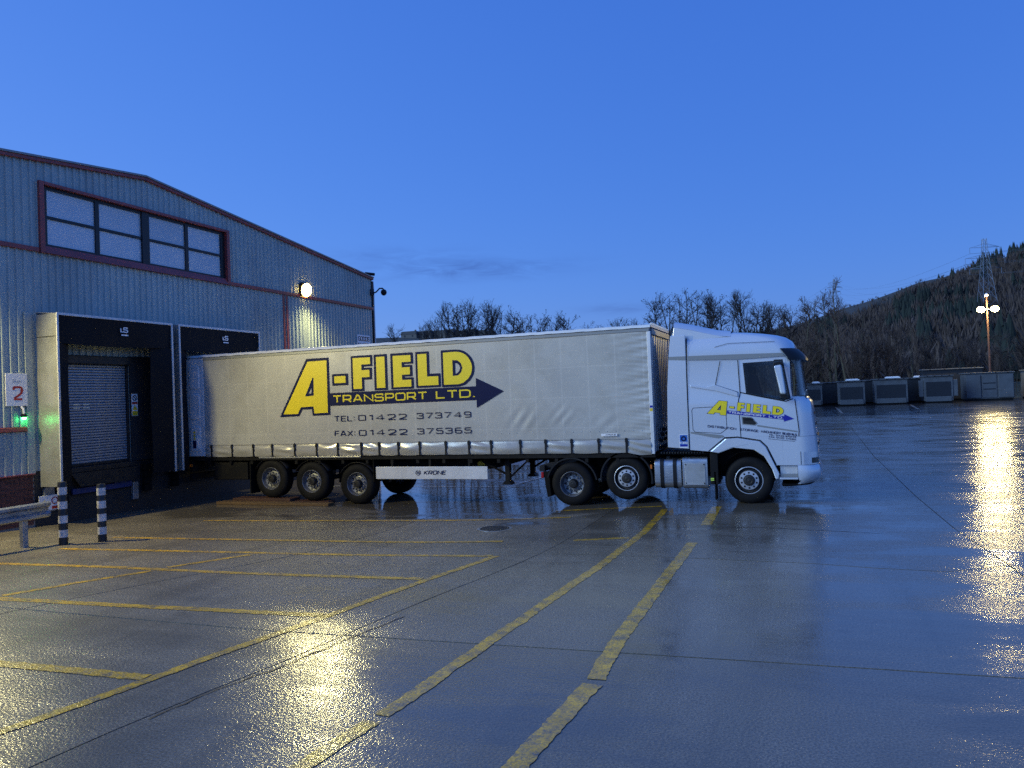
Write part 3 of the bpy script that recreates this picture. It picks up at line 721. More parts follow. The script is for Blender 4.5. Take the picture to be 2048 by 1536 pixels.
# notices beside that door
nb = thing('safety_notice', 'narrow stacked prohibition and warning notice beside the roller door', 'sign', (WX + .03, 16.15, 2.55))
cbox('board', G['sign_white'], nb, (WX + .04, WX + .05, 16.02, 16.22, 2.42, 3.02))
U = WX + .052
cbox('yellow_field', G['sign_yellow'], nb, (U, U + .002, 16.03, 16.21, 2.43, 2.55))
MB().prism([(16.04, 2.58), (16.20, 2.58), (16.12, 2.72)], 0, U, U + .002).build('warning_triangle', G['sign_yellow'], nb)
cbox('red_field', G['sign_red'], nb, (U, U + .002, 16.03, 16.21, 2.74, 2.80))
ring = MB(); [ring.add([(U + .001, 16.12 + math.cos(t) * r1, 2.91 + math.sin(t) * r1) for t in (k * .2618, (k + 1) * .2618) for r1 in (.055, .08)], [(0, 1, 3, 2)]) for k in range(24)]
ring.build('ban_ring', G['sign_black'], nb)
MB().prism([(16.06, 2.95), (16.08, 2.97), (16.18, 2.87), (16.16, 2.85)], 0, U + .0005, U + .0015).build('ban_bar', G['sign_black'], nb)

# dock leveller and bumpers
lv = thing('dock_leveller', 'dark steel dock leveller with hanging lip under the roller door', 'dock leveller', (WX + .1, 15, 0))
cbox('deck', G['steel_dark'], lv, (WX - .0, WX + .16, 13.95, 16.05, 1.06, 1.19), .01)
MB().prism([(13.98, 1.055), (16.02, 1.055), (15.85, .70), (14.25, .70)], 0, WX + .17, WX + .20).build('lip', G['steel_dark'], lv, bevel=.006)
cbox('blue_frame', G['blue_steel'], lv, (WX + .02, WX + .10, 14.1, 15.9, .52, .66), .008)
cbox('blue_ram_guard', G['blue_steel'], lv, (WX + .02, WX + .12, 15.35, 15.85, .665, .76), .008)
cbox('toe_guard', G['galv'], lv, (WX + .0, WX + .09, 15.95, 16.13, .15, .62), .008)
cbox('side_plate', G['galv'], lv, (WX + .0, WX + .08, 13.35, 13.62, .2, .78), .008)
for (v_, lab) in ((13.72, 'black rubber dock bumper left of the leveller'), (16.3, 'black rubber dock bumper right of the leveller'), (17.3, 'tall black dock bumper post at the trailer corner')):
    b_ = thing('dock_bumper', lab, 'dock bumper', (WX, v_ + .1, .3), 'dock bumpers under the shelters')
    cbox('back_plate', G['steel_dark'], b_, (WX - .005, WX + .03, v_ - .02, v_ + .24, .3, 1.12))
    for k in range(4): cbox('rubber_block', G['rubber'], b_, (WX + .031, WX + .17, v_, v_ + .22, .34 + k * .19, .515 + k * .19), .015)

# ------------------------------------------------------------------ wall signs, signal lamp, cameras
s2 = thing('bay_sign', 'white bay number board with a large red 2 on the cladding', 'sign', (WX + .06, 12.75, 2.77))
cbox('board', G['sign_white'], s2, (WX + .045, WX + .06, 12.47, 13.00, 2.77, 3.53), .004)
fnw = lambda a, b, d: (WX + .062 + d, a, b)
m = MB(); text(m, '2', 12.66, 2.90, .34, .17, fnw, width=.20); m.build('number', G['sign_red'], s2)
m = MB(); text(m, 'B', 12.65, 3.31, .09, .14, fnw, width=.06); text(m, 'ay', 12.74, 3.31, .09, .14, fnw, width=.10); m.build('faded_word', G['sign_grey'], s2)
sg = thing('bay_signal_lamp', 'small bay signal lamp glowing green below the number board', 'signal lamp', (WX + .1, 12.9, 2.5))
MB().tube([(WX + .03, 12.84, 2.76), (WX + .09, 12.86, 2.70), (WX + .10, 12.87, 2.58)], .028, 8).build('conduit', G['alu_edge'], sg, smooth=40)
MB().lathe([(.055, .0), (.06, .02), (.06, .07), (.03, .09)], (WX + .10, 12.87, 2.50), 2, 16).build('cap', G['plastic_black'], sg, smooth=40)
MB().lathe([(.01, -.055), (.035, -.048), (.05, -.02), (.05, .0)], (WX + .10, 12.87, 2.50), 2, 16).build('lens', G['green_lens'], sg, smooth=60)
def plight(parent, w, e, col, size, name='bulb', typ='POINT', rot=None):
    d = bpy.data.lights.new(name, typ); d.energy = e; d.color = col
    if typ == 'POINT': d.shadow_soft_size = size
    elif typ == 'SPOT': d.shadow_soft_size = size; d.spot_size = R(165); d.spot_blend = .5
    else: d.size = size
    o = bpy.data.objects.new(name, d); link(o, parent, w)
    if rot: o.rotation_euler = rot
    return o
plight(sg, (WX + .12, 12.88, 2.43), .7, (.05, 1, .2), .04)
gi = thing('goods_inwards_sign', 'small white goods inwards board near the warehouse corner', 'sign', (WX + .06, 28.0, 5.0))
cbox('board', G['sign_white'], gi, (WX + .045, WX + .06, 27.5, 28.5, 4.76, 5.36), .004)
m = MB(); text(m, 'GOODS', 27.58, 5.10, .2, .2, fnw, width=.84); text(m, 'INWARDS', 27.56, 4.83, .2, .2, fnw, width=.88); m.build('lettering', G['sign_black'], gi)
hz = thing('hazard_notice', 'small white hazard notice low down by the end of the guard rail', 'sign', (WX + .3, 13.5, .2))
cbox('board', G['sign_white'], hz, (WX + .11, WX + .12, 13.17, 13.74, .24, .60), .003)
cbox('bracket', G['galv'], hz, (WX + .085, WX + .108, 13.4, 13.5, .2, .6))
U = WX + .122
MB().prism([(13.21, .32), (13.40, .32), (13.305, .50)], 0, U, U + .002).build('warning_triangle', G['sign_yellow'], hz)
ring = MB(); [ring.add([(U + .001, 13.58 + math.cos(t) * r1, .46 + math.sin(t) * r1) for t in (k * .2618, (k + 1) * .2618) for r1 in (.065, .09)], [(0, 1, 3, 2)]) for k in range(24)]
ring.build('ban_ring', G['sign_red'], hz)
cbox('red_field', G['sign_red'], hz, (U, U + .002, 13.5, 13.68, .26, .33))
# corner cameras
cc = thing('dome_camera', 'dark dome camera on a swan neck arm at the warehouse corner', 'camera', (WX + .05, V1 + .1, 7.2))
cbox('wall_plate', G['steel_dark'], cc, (WX + .071, WX + .12, V1 - .22, V1 + .02, 7.12, 7.38), .01)
MB().tube([(WX + .12, V1 - .05, 7.2), (WX + .2, V1 + .06, 7.26), (WX + .28, V1 + .2, 7.42), (WX + .33, V1 + .36, 7.44), (WX + .35, V1 + .42, 7.40)], .032, 8).build('arm', G['steel_dark'], cc, smooth=50)
MB().lathe([(.04, .10), (.10, .07), (.13, .0), (.13, -.05), (.10, -.12), (.05, -.16), (.005, -.17)], (WX + .35, V1 + .43, 7.30), 2, 18).build('dome', G['plastic_black'], cc, smooth=60)
c2 = thing('bullet_camera', 'small dark camera perched on the warehouse eave corner', 'camera', (WX, V1 - .1, EAVE_Z))
cbox('bracket', G['steel_dark'], c2, (WX - .06, WX - .0, V1 - .12, V1 - .04, EAVE_Z - .0 + .05, EAVE_Z + .14))
MB().tube([(WX - .15, V1 - .22, EAVE_Z + .2), (WX + .1, V1 + .12, EAVE_Z + .17)], [.055, .065], 12).build('body', G['plastic_black'], c2, smooth=40)

# wall floodlights: one seen by the upper band, its twin further along towards the yard entrance
def floodlight(v, z, e, label):
    t = thing('floodlight', label, 'floodlight', (WX, v, z), 'floodlights along the warehouse wall')
    cbox('bracket', G['steel_dark'], t, (WX + .0, WX + .052, v - .04, v + .04, z + .0, z + .10), .008)
    hs = MB(); hs.prism([(WX + .05, z - .20), (WX + .13, z - .26), (WX + .22, z + .20), (WX + .16, z + .24), (WX + .05, z + .2)], 1, v - .27, v + .27)
    hs.build('housing', G['steel_dark'], t, bevel=.012)
    MB().add([(WX + .185 + .047 * math.sin(t), v + .30 * math.cos(t), z - .03 + .24 * math.sin(t)) for t in np.linspace(0, 2 * math.pi, 25)[:-1]], [tuple(range(24))]).build('lens', G['lamp_lens'], t)
    lt = plight(t, (WX + .25, v, z - .16), e, LAMP, .16, typ='SPOT'); lt.data.spot_size = R(164); lt.data.spot_blend = .45
    lt.rotation_euler = Vector((.86, 0, -.51)).to_track_quat('-Z', 'Y').to_euler()
    return t
floodlight(23.95, 6.80, 1500, 'lit floodlight on the wall just above the red band')
floodlight(10.0, 6.62, 2900, 'lit floodlight on the wall left of the bay number board')

# ------------------------------------------------------------------ guard rail, bollards, timbers
gr = thing('guard_rail', 'galvanised steel crash barrier rail beside the brick plinth', 'guard rail', (-14.5, 9, gz(-14.5, 9)))
prof = [(-14.42, .80), (-14.36, .77), (-14.36, .72), (-14.43, .67), (-14.43, .61), (-14.36, .56), (-14.36, .51), (-14.42, .48)]
rm = MB(); n = len(prof); ends = [5.6, 8.0, 11.2, 11.28]
rm.add([(p[0] - (.02 if v > 11.25 else 0), v, p[1]) for v in ends for p in prof], [(k * n + i, k * n + i + 1, (k + 1) * n + i + 1, (k + 1) * n + i) for k in range(len(ends) - 1) for i in range(n - 1)])
ro = rm.build('beam', G['galv'], gr); md = ro.modifiers.new('solid', 'SOLIDIFY'); md.thickness = .006
for v in (6.2, 8.4, 10.78): cbox('post', G['galv'], gr, (-14.56, -14.45, v - .055, v + .055, -.1, .76), .008)
for v in (10.78, 8.4): MB().lathe([(.022, 0), (.022, -.014), (.012, -.02)], (-14.43, v, .64), 0, 10).build('bolt', G['steel_dark'], gr)
def bollard(u, v, h, label):
    g = gz(u, v); t = thing('bollard', label, 'bollard', (u, v, g), 'black and white bollards before the dock')
    MB().lathe([(.082, -.05), (.082, h - .03), (.07, h - .005), (.03, h), (.001, h)], (u, v, g), 2, 22).build('post', G['black_paint'], t, smooth=40)
    for k in range(4):
        z = .155 + k * .287 * (h / 1.28)
        MB().lathe([(.0835, z), (.0835, z + .15)], (u, v, g), 2, 22).build('white_band', G['white_paint'], t, smooth=40)
bollard(-14.0, 11.235, 1.26, 'black and white banded bollard next to the guard rail end')
bollard(-13.54, 11.744, 1.18, 'black and white banded bollard in front of the roller door')
wt = cbox('timber_beam', G['wood'], None, (-15.6, -11.9, 17.28, 17.56, gz(-14, 17.4), gz(-14, 17.4) + .075), .008); tag(wt, 'long pale timber lying on the ground before the rear trailer wheels', 'timber')
wt2 = cbox('timber_ramp', G['wood_dark'], None, (-15.3, -13.35, 17.6, 18.06, gz(-14, 17.4), gz(-14, 17.4) + .135), .008); tag(wt2, 'dark red timber block under the rearmost trailer wheel', 'timber')
wt3 = cbox('timber_pad', G['wood_dark'], None, (-13.30, -12.2, 17.6, 18.06, gz(-13, 17.4), gz(-13, 17.4) + .065), .008); tag(wt3, 'thin dark timber pad under the middle trailer wheel', 'timber')

# ------------------------------------------------------------------ wheels
def wheel(parent, c, r, style, s=1, width=.30, dual=False):
    """c = centre of the outer face; s=+1: outer face looks to -v"""
    k = r / .515
    def pr(p): return [(a * k, b * s) for a, b in p]
    w = width
    tp = [(.292, .035), (.300, .006), (.33, -.004), (.40, -.012), (.46, .0), (.492, .022), (.508, .042), (.515, .055)]
    for g in range(4):
        o = .055 + (w - .11) * (g + .5) / 4
        tp += [(.515, o - .006), (.503, o - .005), (.503, o + .005), (.515, o + .006)]
    tp += [(.515, w - .055), (.492, w - .02), (.40, w + .01), (.30, w - .01), (.292, w - .03)]
    wm = MB()
    if style == 'flat':
        wm.lathe(pr([(.297, .03), (.302, .004), (.294, -.002), (.286, .006), (.280, .05), (.262, .085), (.232, .09), (.20, .085), (.001, .085)]), c, 1, 40)
    else:
        d = .15 if style == 'deep' else .10
        wm.lathe(pr([(.297, .03), (.302, .004), (.294, -.002), (.286, .006), (.282, .03), (.272, .05), (.268, d * .75), (.25, d), (.20, d + .015), (.16, d), (.001, d)]), c, 1, 40)
    wo = wm.build('wheel', G['rim'] if style != 'flat' else G['steel_dark'], parent, o=c, smooth=35)
    MB().lathe(pr(tp), c, 1, 48, closed=True).build('tyre', G['tyre'], wo, o=c, smooth=35)
    if dual: MB().lathe([(a * k, (b + w + .05) * s) for a, b in tp], c, 1, 40, closed=True).build('inner_tyre', G['tyre'], wo, o=c, smooth=35)
    if style == 'flat':
        MB().lathe(pr([(.296, -.003), (.302, .0), (.290, .004), (.286, -.001)]), c, 1, 40, closed=True).build('rim_edge', G['rim_bright'], wo, o=c, smooth=50)
        MB().lathe(pr([(.212, .05), (.214, .03), (.205, .018), (.125, .012), (.118, .03)]), c, 1, 40).build('nut_ring', G['rim_bright'], wo, o=c, smooth=40)
        MB().lathe(pr([(.117, .011), (.11, -.02), (.07, -.028), (.06, -.02), (.03, -.022), (.001, -.03)]), c, 1, 24).build('hub_cap', G['steel_dark'], wo, o=c, smooth=40)
        hr, ho, hrad, hm = .166, .0125, .0215, G['hole']
    else:
        MB().lathe(pr([(.115, d - .001), (.105, d - .07), (.085, d - .10), (.05, d - .105), (.045, d - .095), (.001, d - .1)]), c, 1, 24).build('hub_cap', G['steel_dark'], wo, o=c, smooth=40)
        hr, ho, hrad, hm = .166, d - .001, .017, G['rim']
    h0 = None
    for q in range(10):
        t = 2 * math.pi * (q + .5) / 10; p = Vector(c) + Vector((math.cos(t) * hr * k, ho * s, math.sin(t) * hr * k))
        if h0 is None:
            if style == 'flat': h0 = MB().lathe([(hrad, .004 * s), (hrad, -.002 * s), (hrad * .55, -.003 * s), (.001, -.012 * s)], p, 1, 12).build('wheel_nut', hm, wo, o=p)
            else: h0 = MB().lathe([(hrad * 1.2, .0), (hrad, -.03 * s), (.001, -.035 * s)], p, 1, 8).build('wheel_nut', hm, wo, o=p)
            h0p = p
        else:
            x = h0.copy(); COL.objects.link(x); x.parent = wo; x.location = p - WL[wo]
    if style != 'flat':
        h0 = None
        for q in range(10):
            t = 2 * math.pi * q / 10; p = Vector(c) + Vector((math.cos(t) * .222 * k, (d + .004) * s, math.sin(t) * .222 * k))
            if h0 is None: h0 = MB().lathe([(.026, .012 * s), (.026, -.001 * s), (.001, -.002 * s)], p, 1, 10).build('vent_hole', G['hole'], wo, o=p)
            else: x = h0.copy(); COL.objects.link(x); x.parent = wo; x.location = p - WL[wo]
    return wo

# ------------------------------------------------------------------ trailer
NV, FV, UR, UF = 17.67, 20.22, -16.90, -3.31
tr = thing('curtainside_trailer', 'silver curtainside trailer with yellow lettering, backed into the dock', 'trailer', (-10, (NV + FV) / 2, gz(-10, 18.9)))
def cdisp(u, z):
    f = UF - .09 - u
    d = 0
    if f < 1.1:   # gathers by the front post
        fall = math.exp(-f / .34)
        d += fall * (.009 * math.sin(z * 27 + 5 * f + 2.3 * math.sin(z * 5)) + .006 * math.sin(z * 61 - 9 * f + 2 * math.sin(z * 3.1)))
    for (cu, cz, su, sz, amp, ang, fr) in ((-6.5, 1.98, .34, .24, .008, .95, 24), (-5.5, 2.05, .28, .22, .006, .85, 29), (-4.4, 1.85, .35, .2, .004, .7, 22)):
        g = math.exp(-((u - cu) / su) ** 2 - ((z - cz) / sz) ** 2)
        if g > .01: d += amp * g * math.sin((math.cos(ang) * (z - cz) - math.sin(ang) * (u - cu)) * fr)
    if u > -6.8: d += .006 * math.sin(u * 2.1 + z) * min(1, (u + 6.8) / .6)
    if u < -13.8: d += .006 * math.sin(u * 2.3 + z * .8) * min(1, (-13.8 - u) / .6)
    return d
us = list(np.arange(-16.26, -7.0, .12)) + list(np.arange(-7.0, -4.4, .045)) + list(np.arange(-4.4, UF - .085, .022)); us.append(UF - .085)
zs = list(np.linspace(1.46, 3.93, 90))
cm = MB(); nu = len(us)
cm.add([(u, NV + .004 - cdisp(u, z), z) for z in zs for u in us], [(j * nu + i, j * nu + i + 1, (j + 1) * nu + i + 1, (j + 1) * nu + i) for j in range(len(zs) - 1) for i in range(nu - 1)])
cur = cm.build('side_curtain', G['curtain'], tr, smooth=80)
cbox('side_curtain', G['curtain'], tr, (-16.26, UF - .085, FV - .01, FV, 1.2, 3.93))
STR = [-16.03, -15.3, -14.56, -13.92, -13.17, -12.46, -11.79, -11.06, -10.52, -9.95, -9.33, -8.59, -7.95, -7.35, -6.58, -5.93, -5.28, -4.62, -3.96]
pu = sorted(set([round(q, 3) for q in np.arange(-16.26, UF - .06, .045)] + [q + o for q in STR for o in (-.03, 0, .03)])); npu = len(pu)
bays = [-16.3] + STR + [UF]; amps = [rnd.uniform(.25, 1.) for _ in bays]; phs = [rnd.uniform(0, 6) for _ in bays]; kinds = [rnd.choice((0, 0, 1)) for _ in bays]
def pelm(u, t):
    k = max(i for i, q in enumerate(bays) if q <= u + 1e-6); k = min(k, len(bays) - 2)
    a = (u - bays[k]) / (bays[k + 1] - bays[k]); mid = math.sin(math.pi * a)
    bul = .018 + .030 * mid * amps[k]
    d = bul * math.sin(math.pi * t) ** .8 + (.012 * mid * math.sin(t * 11 + phs[k] + 3 * a) if kinds[k] else .004 * mid * math.sin(t * 9 + phs[k]))
    zo = -.018 * mid * amps[k] if t < .1 else 0
    z = 1.155 + zo * (1 - t * 10 if t < .1 else 0) + .305 * t
    if u > -3.95: z -= .045 * (1 - t) * min(1, (u + 3.95) / .3); d += .012 * math.sin(t * 14 + (u + 4) * 9)
    return (u, NV - .002 - d, z)
pm = MB(); T = [i / 14 for i in range(15)]
pm.add([pelm(u, t) for t in T for u in pu], [(j * npu + i, j * npu + i + 1, (j + 1) * npu + i + 1, (j + 1) * npu + i) for j in range(14) for i in range(npu - 1)])
pm.build('curtain_flap', G['pelmet'], tr, smooth=80)
cbox('hem_band', G['pelmet'], tr, (-16.26, UF - .1, NV - .012, NV - .004, 1.468, 1.50))
s0 = None
for u in STR:
    if s0 is None:
        m = MB(); m.box(u - .022, u + .022, NV - .036, NV - .029, 1.15, 1.50); m.box(u - .03, u + .03, NV - .05, NV - .037, 1.40, 1.475); m.prism([(u - .02, 1.39), (u + .03, 1.39), (u + .05, 1.33), (u - .0, 1.27)], 1, NV - .046, NV - .038)
        s0 = m.build('strap', G['plastic_black'], tr, o=(u, NV, 1.3), bevel=None); su0 = u
    else:
        x = s0.copy(); COL.objects.link(x); x.parent = tr; x.location = Vector((u, NV, 1.3)) - WL[tr]
# roof, rails, ends
cbox('cant_rail', G['cab_grey'], tr, (-16.88, UF - .02, NV - .012, NV + .07, 3.93, 4.012), .012)
rm = MB(); rm.grid(120, 3, lambda a, b: (-16.9 + (UF + 16.9) * a, NV - .03 + .10 * b, 4.02 + (0, .045, .07, .075)[round(b * 3)] + .006 * math.sin(a * 170) * math.sin(a * 41)))
rm.build('roof_edge', G['white_roof'], tr, smooth=60)
cbox('roof_sheet', G['white_roof'], tr, (-16.9, UF, NV + .07, FV, 4.04, 4.09))
cbox('cant_rail', G['cab_grey'], tr, (-16.88, UF - .02, FV - .07, FV, 3.935, 4.035))
cbox('load_floor', G['chassis'], tr, (UR, UF, NV + .03, FV - .03, 1.04, 1.16))
cbox('side_rave', G['alu'], tr, (-14.4, -11.1, NV - .004, NV + .028, 1.095, 1.135), .004)
cbox('rear_frame', G['chassis'], tr, (UR - .01, UR + .03, NV + .03, FV - .03, 1.165, 4.03))
rp = cbox('rear_side_panel', G['white_plate'], tr, (UR, -16.27, NV - .016, NV + .03, 1.17, 4.0), .01)
for k, (za, zb_) in enumerate(((3.10, 3.80), (2.22, 2.98), (1.30, 2.05))):
    ou = rounded([(-16.80, za), (-16.40, za), (-16.40, zb_), (-16.80, zb_)], .1, True); inn = rounded([(-16.765, za + .035), (-16.435, za + .035), (-16.435, zb_ - .035), (-16.765, zb_ - .035)], .08, True)
    m = MB(); n = len(ou); m.add([(p[0], NV - .0165, p[1]) for p in ou] + [(p[0], NV - .034, p[1]) for p in inn], [(i, (i + 1) % n, n + (i + 1) % n, n + i) for i in range(n)])
    m.add([(p[0], NV - .034, p[1]) for p in inn], [tuple(range(n))]); m.build('pressed_panel', G['white_plate'], rp, smooth=20)
for k in range(3): MB().prism([(-16.68, 1.66 + k * .09), (-16.58, 1.66 + k * .09), (-16.63, 1.745 + k * .09)], 1, NV - .038, NV - .035).build('warning_triangle', G['sign_yellow'], rp)
cbox('blue_label', G['navy'], rp, (-16.69, -16.57, NV - .038, NV - .035, 1.40, 1.63)); cbox('white_label', G['sign_white'], rp, (-16.55, -16.45, NV - .038, NV - .035, 1.40, 1.78))
# front bulkhead
fp = MB().box(UF - .085, UF + .0, NV - .012, NV + .10, 1.12, 3.93).build('corner_post', G['white_plate'], tr, bevel=.01)
cbox('blue_tag', G['blue_print'], fp, (UF - .075, UF - .012, NV - .0155, NV - .0125, 2.18, 2.23)); cbox('yellow_tag', G['sign_yellow'], fp, (UF - .075, UF - .012, NV - .0155, NV - .0125, 2.10, 2.165)); cbox('white_tag', G['sign_white'], fp, (UF - .075, UF - .012, NV - .0155, NV - .0125, 2.167, 2.178))
cbox('corner_post', G['white_plate'], tr, (UF - .085, UF + .0, FV - .10, FV, 1.12, 3.93), .01)
m = MB(); pv = []; v = NV + .10
while v < FV - .11:
    for o, d in ((0, 0), (.10, 0), (.12, -.03), (.20, -.03), (.22, 0)): pv.append((v + o, d))
    v += .24
pv = [q for q in pv if q[0] < FV - .1]; n = len(pv)
m.add([(UF - .02 + d, v, z) for z in (1.12, 3.86) for v, d in pv], [(i, i + 1, n + i + 1, n + i) for i in range(n - 1)]); m.build('bulkhead_panel', G['white_plate'], tr)
cbox('bulkhead_head', G['cab_grey'], tr, (UF - .08, UF + .03, NV + .102, FV - .102, 3.865, 4.0), .008)
b0 = None
for k in range(14):
    v = NV + .2 + k * .165
    if b0 is None: b0 = MB().box(UF - .03, UF + .02, v - .03, v + .03, 4.092, 4.135).build('roof_bow_end', G['white_plate'], tr, o=(UF, v, 4.1), bevel=.006)
    else: x = b0.copy(); COL.objects.link(x); x.parent = tr; x.location = Vector((UF, v, 4.1)) - WL[tr]
for k in range(6): cbox('hose_coupling', G['plastic_black'], tr, (UF + .001, UF + .09, NV + .6 + .2 * k, NV + .66 + .2 * k, 1.35 + .12 * (k % 3), 1.43 + .12 * (k % 3)), .008)
# chassis and running gear
for v in (18.40, 19.40):
    m = MB(); m.prism([(-16.7, 1.035), (-3.6, 1.035), (-3.6, .93), (-6.8, .93), (-7.6, .72), (-16.2, .70), (-16.7, .85)], 1, v, v + .09); m.build('chassis_beam', G['chassis'], tr, bevel=.008)
for u in np.arange(-16.2, -4, .75): cbox('cross_member', G['chassis'], tr, (u - .04, u + .04, NV + .06, FV - .06, .93, 1.034))
cbox('tool_locker', G['chassis'], tr, (-16.1, -14.9, NV + .12, NV + .7, .48, .98), .02)
cbox('rear_bumper', G['chassis'], tr, (UR + .0, UR + .12, NV + .02, FV - .02, .50, .66), .02)
cbox('rear_lamp_box', G['chassis'], tr, (UR - .0, UR + .12, NV + .02, NV + .5, .72, 1.03), .01)
cbox('marker_lamp', G['amber'], tr, (UR + .0, UR + .13, NV - .004, NV + .018, .86, .94), .004)
AX = [(-11.28, .385, .53), (-12.71, .452, .53), (-14.05, .522, .53)]
for (u, z, r_) in AX:
    wheel(tr, (u, NV + .05, z), r_, 'mid', 1, .36); wheel(tr, (u, FV - .05, z), r_, 'mid', -1, .36)
    MB().tube([(u, NV + .3, z), (u, FV - .3, z)], .07, 10).build('axle', G['chassis'], tr, smooth=40)
    cbox('suspension_hanger', G['chassis'], tr, (u + .45, u + .6, 18.36, 18.52, .35, .72), .01)
    MB().lathe([(.11, 0), (.14, .06), (.14, .18), (.11, .24)], (u - .42, 18.44, .44), 2, 14).build('air_bag', G['rubber'], tr, smooth=50)
    m = MB()   # mudguard quarter strips above the tyre
    m.grid(14, 1, lambda a, b: (u + .60 * math.cos(R(28 + 124 * a)), NV + .06 + .40 * b, z + .60 * math.sin(R(28 + 124 * a)) * .97))
    mo = m.build('mudguard', G['plastic_black'], tr, smooth=60); mo.modifiers.new('s', 'SOLIDIFY').thickness = .012
cbox('mudflap', G['rubber'], tr, (-10.78, -10.75, NV + .06, NV + .46, .45, 1.03)); cbox('mudflap', G['rubber'], tr, (-14.78, -14.75, NV + .06, NV + .46, .10, 1.0))
sg_ = cbox('side_guard_board', G['white_plate'], tr, (-10.67, -7.49, NV + .02, NV + .055, .525, .845), .008)
for u in (-10.2, -9.1, -8.0): cbox('guard_stay', G['chassis'], tr, (u - .03, u + .03, NV + .057, NV + .11, .55, 1.03))
kf = lambda a, b, d: (a, NV + .018 - d, b)
m = MB(); text(m, 'KRONE', -9.25, .635, .115, .26, kf, width=.60, slant=.22, gap=.42); m.build('lettering', G['navy'], sg_)
m = MB(); cu, cz = -9.42, .69
for k in range(24):
    a_, b_ = k * math.pi / 12, (k + 1) * math.pi / 12
    if abs(math.cos((a_ + b_) / 2)) < .3 and math.sin(a_) > 0: continue
    m.add([kf(cu + math.cos(t) * rr * 1.1, cz + math.sin(t) * rr, 0) for t in (a_, b_) for rr in (.052, .072)], [(0, 1, 3, 2)])
for q in (-.03, 0, .03): m.add([kf(cu + q - .011, cz - .03, 0), kf(cu + q + .011, cz - .03, 0), kf(cu + q + .011, cz + .035, 0), kf(cu + q - .011, cz + .035, 0)], [(0, 1, 2, 3)])
m.build('crown_emblem', G['navy'], sg_)
for v, s in ((18.02, 1), (19.86, -1)):
    m = MB(); m.box(-7.13, -7.0, v - .065, v + .065, .42, 1.03); lg = m.build('landing_leg', G['chassis'], tr, bevel=.01)
    MB().prism([(-7.2, .37), (-6.93, .37), (-7.0, .46), (-7.13, .46)], 1, v - .13, v + .13).build('foot', G['chassis'], lg, bevel=.01)
MB().tube([(-7.06, 18.1, .52), (-7.06, 19.8, .9)], .025, 6).build('leg_brace', G['chassis'], tr); MB().tube([(-7.06, 18.0, .6), (-7.75, 18.0, .95)], .03, 6).build('leg_brace', G['chassis'], tr); MB().tube([(-7.06, 19.86, .6), (-6.4, 19.86, .98)], .03, 6).build('leg_brace', G['chassis'], tr)
cbox('document_label', G['sign_yellow'], tr, (-8.05, -7.85, 18.39, 18.399, .8, .93))
bd = cbox('maker_plate', G['sign_white'], tr, (-4.55, -4.17, NV - .030, NV - .026, 1.545, 1.605))
m = MB(); text(m, 'KRONE', -4.44, 1.558, .034, .28, lambda a, b, d: (a, NV - .0305 - d, b), width=.24, slant=.2); m.build('lettering', G['navy'], bd)
rv = None
for k in range(62):
    u = -16.1 + k * .205
    if rv is None: rv = MB().lathe([(.010, .0), (.008, -.004), (.001, -.005)], (u, NV + .0, 1.66), 1, 8).build('eyelet', G['rim_bright'], tr, o=(u, NV, 1.66)); 
    else: x = rv.copy(); COL.objects.link(x); x.parent = tr; x.location = Vector((u, NV - .001, 1.66)) - WL[tr]

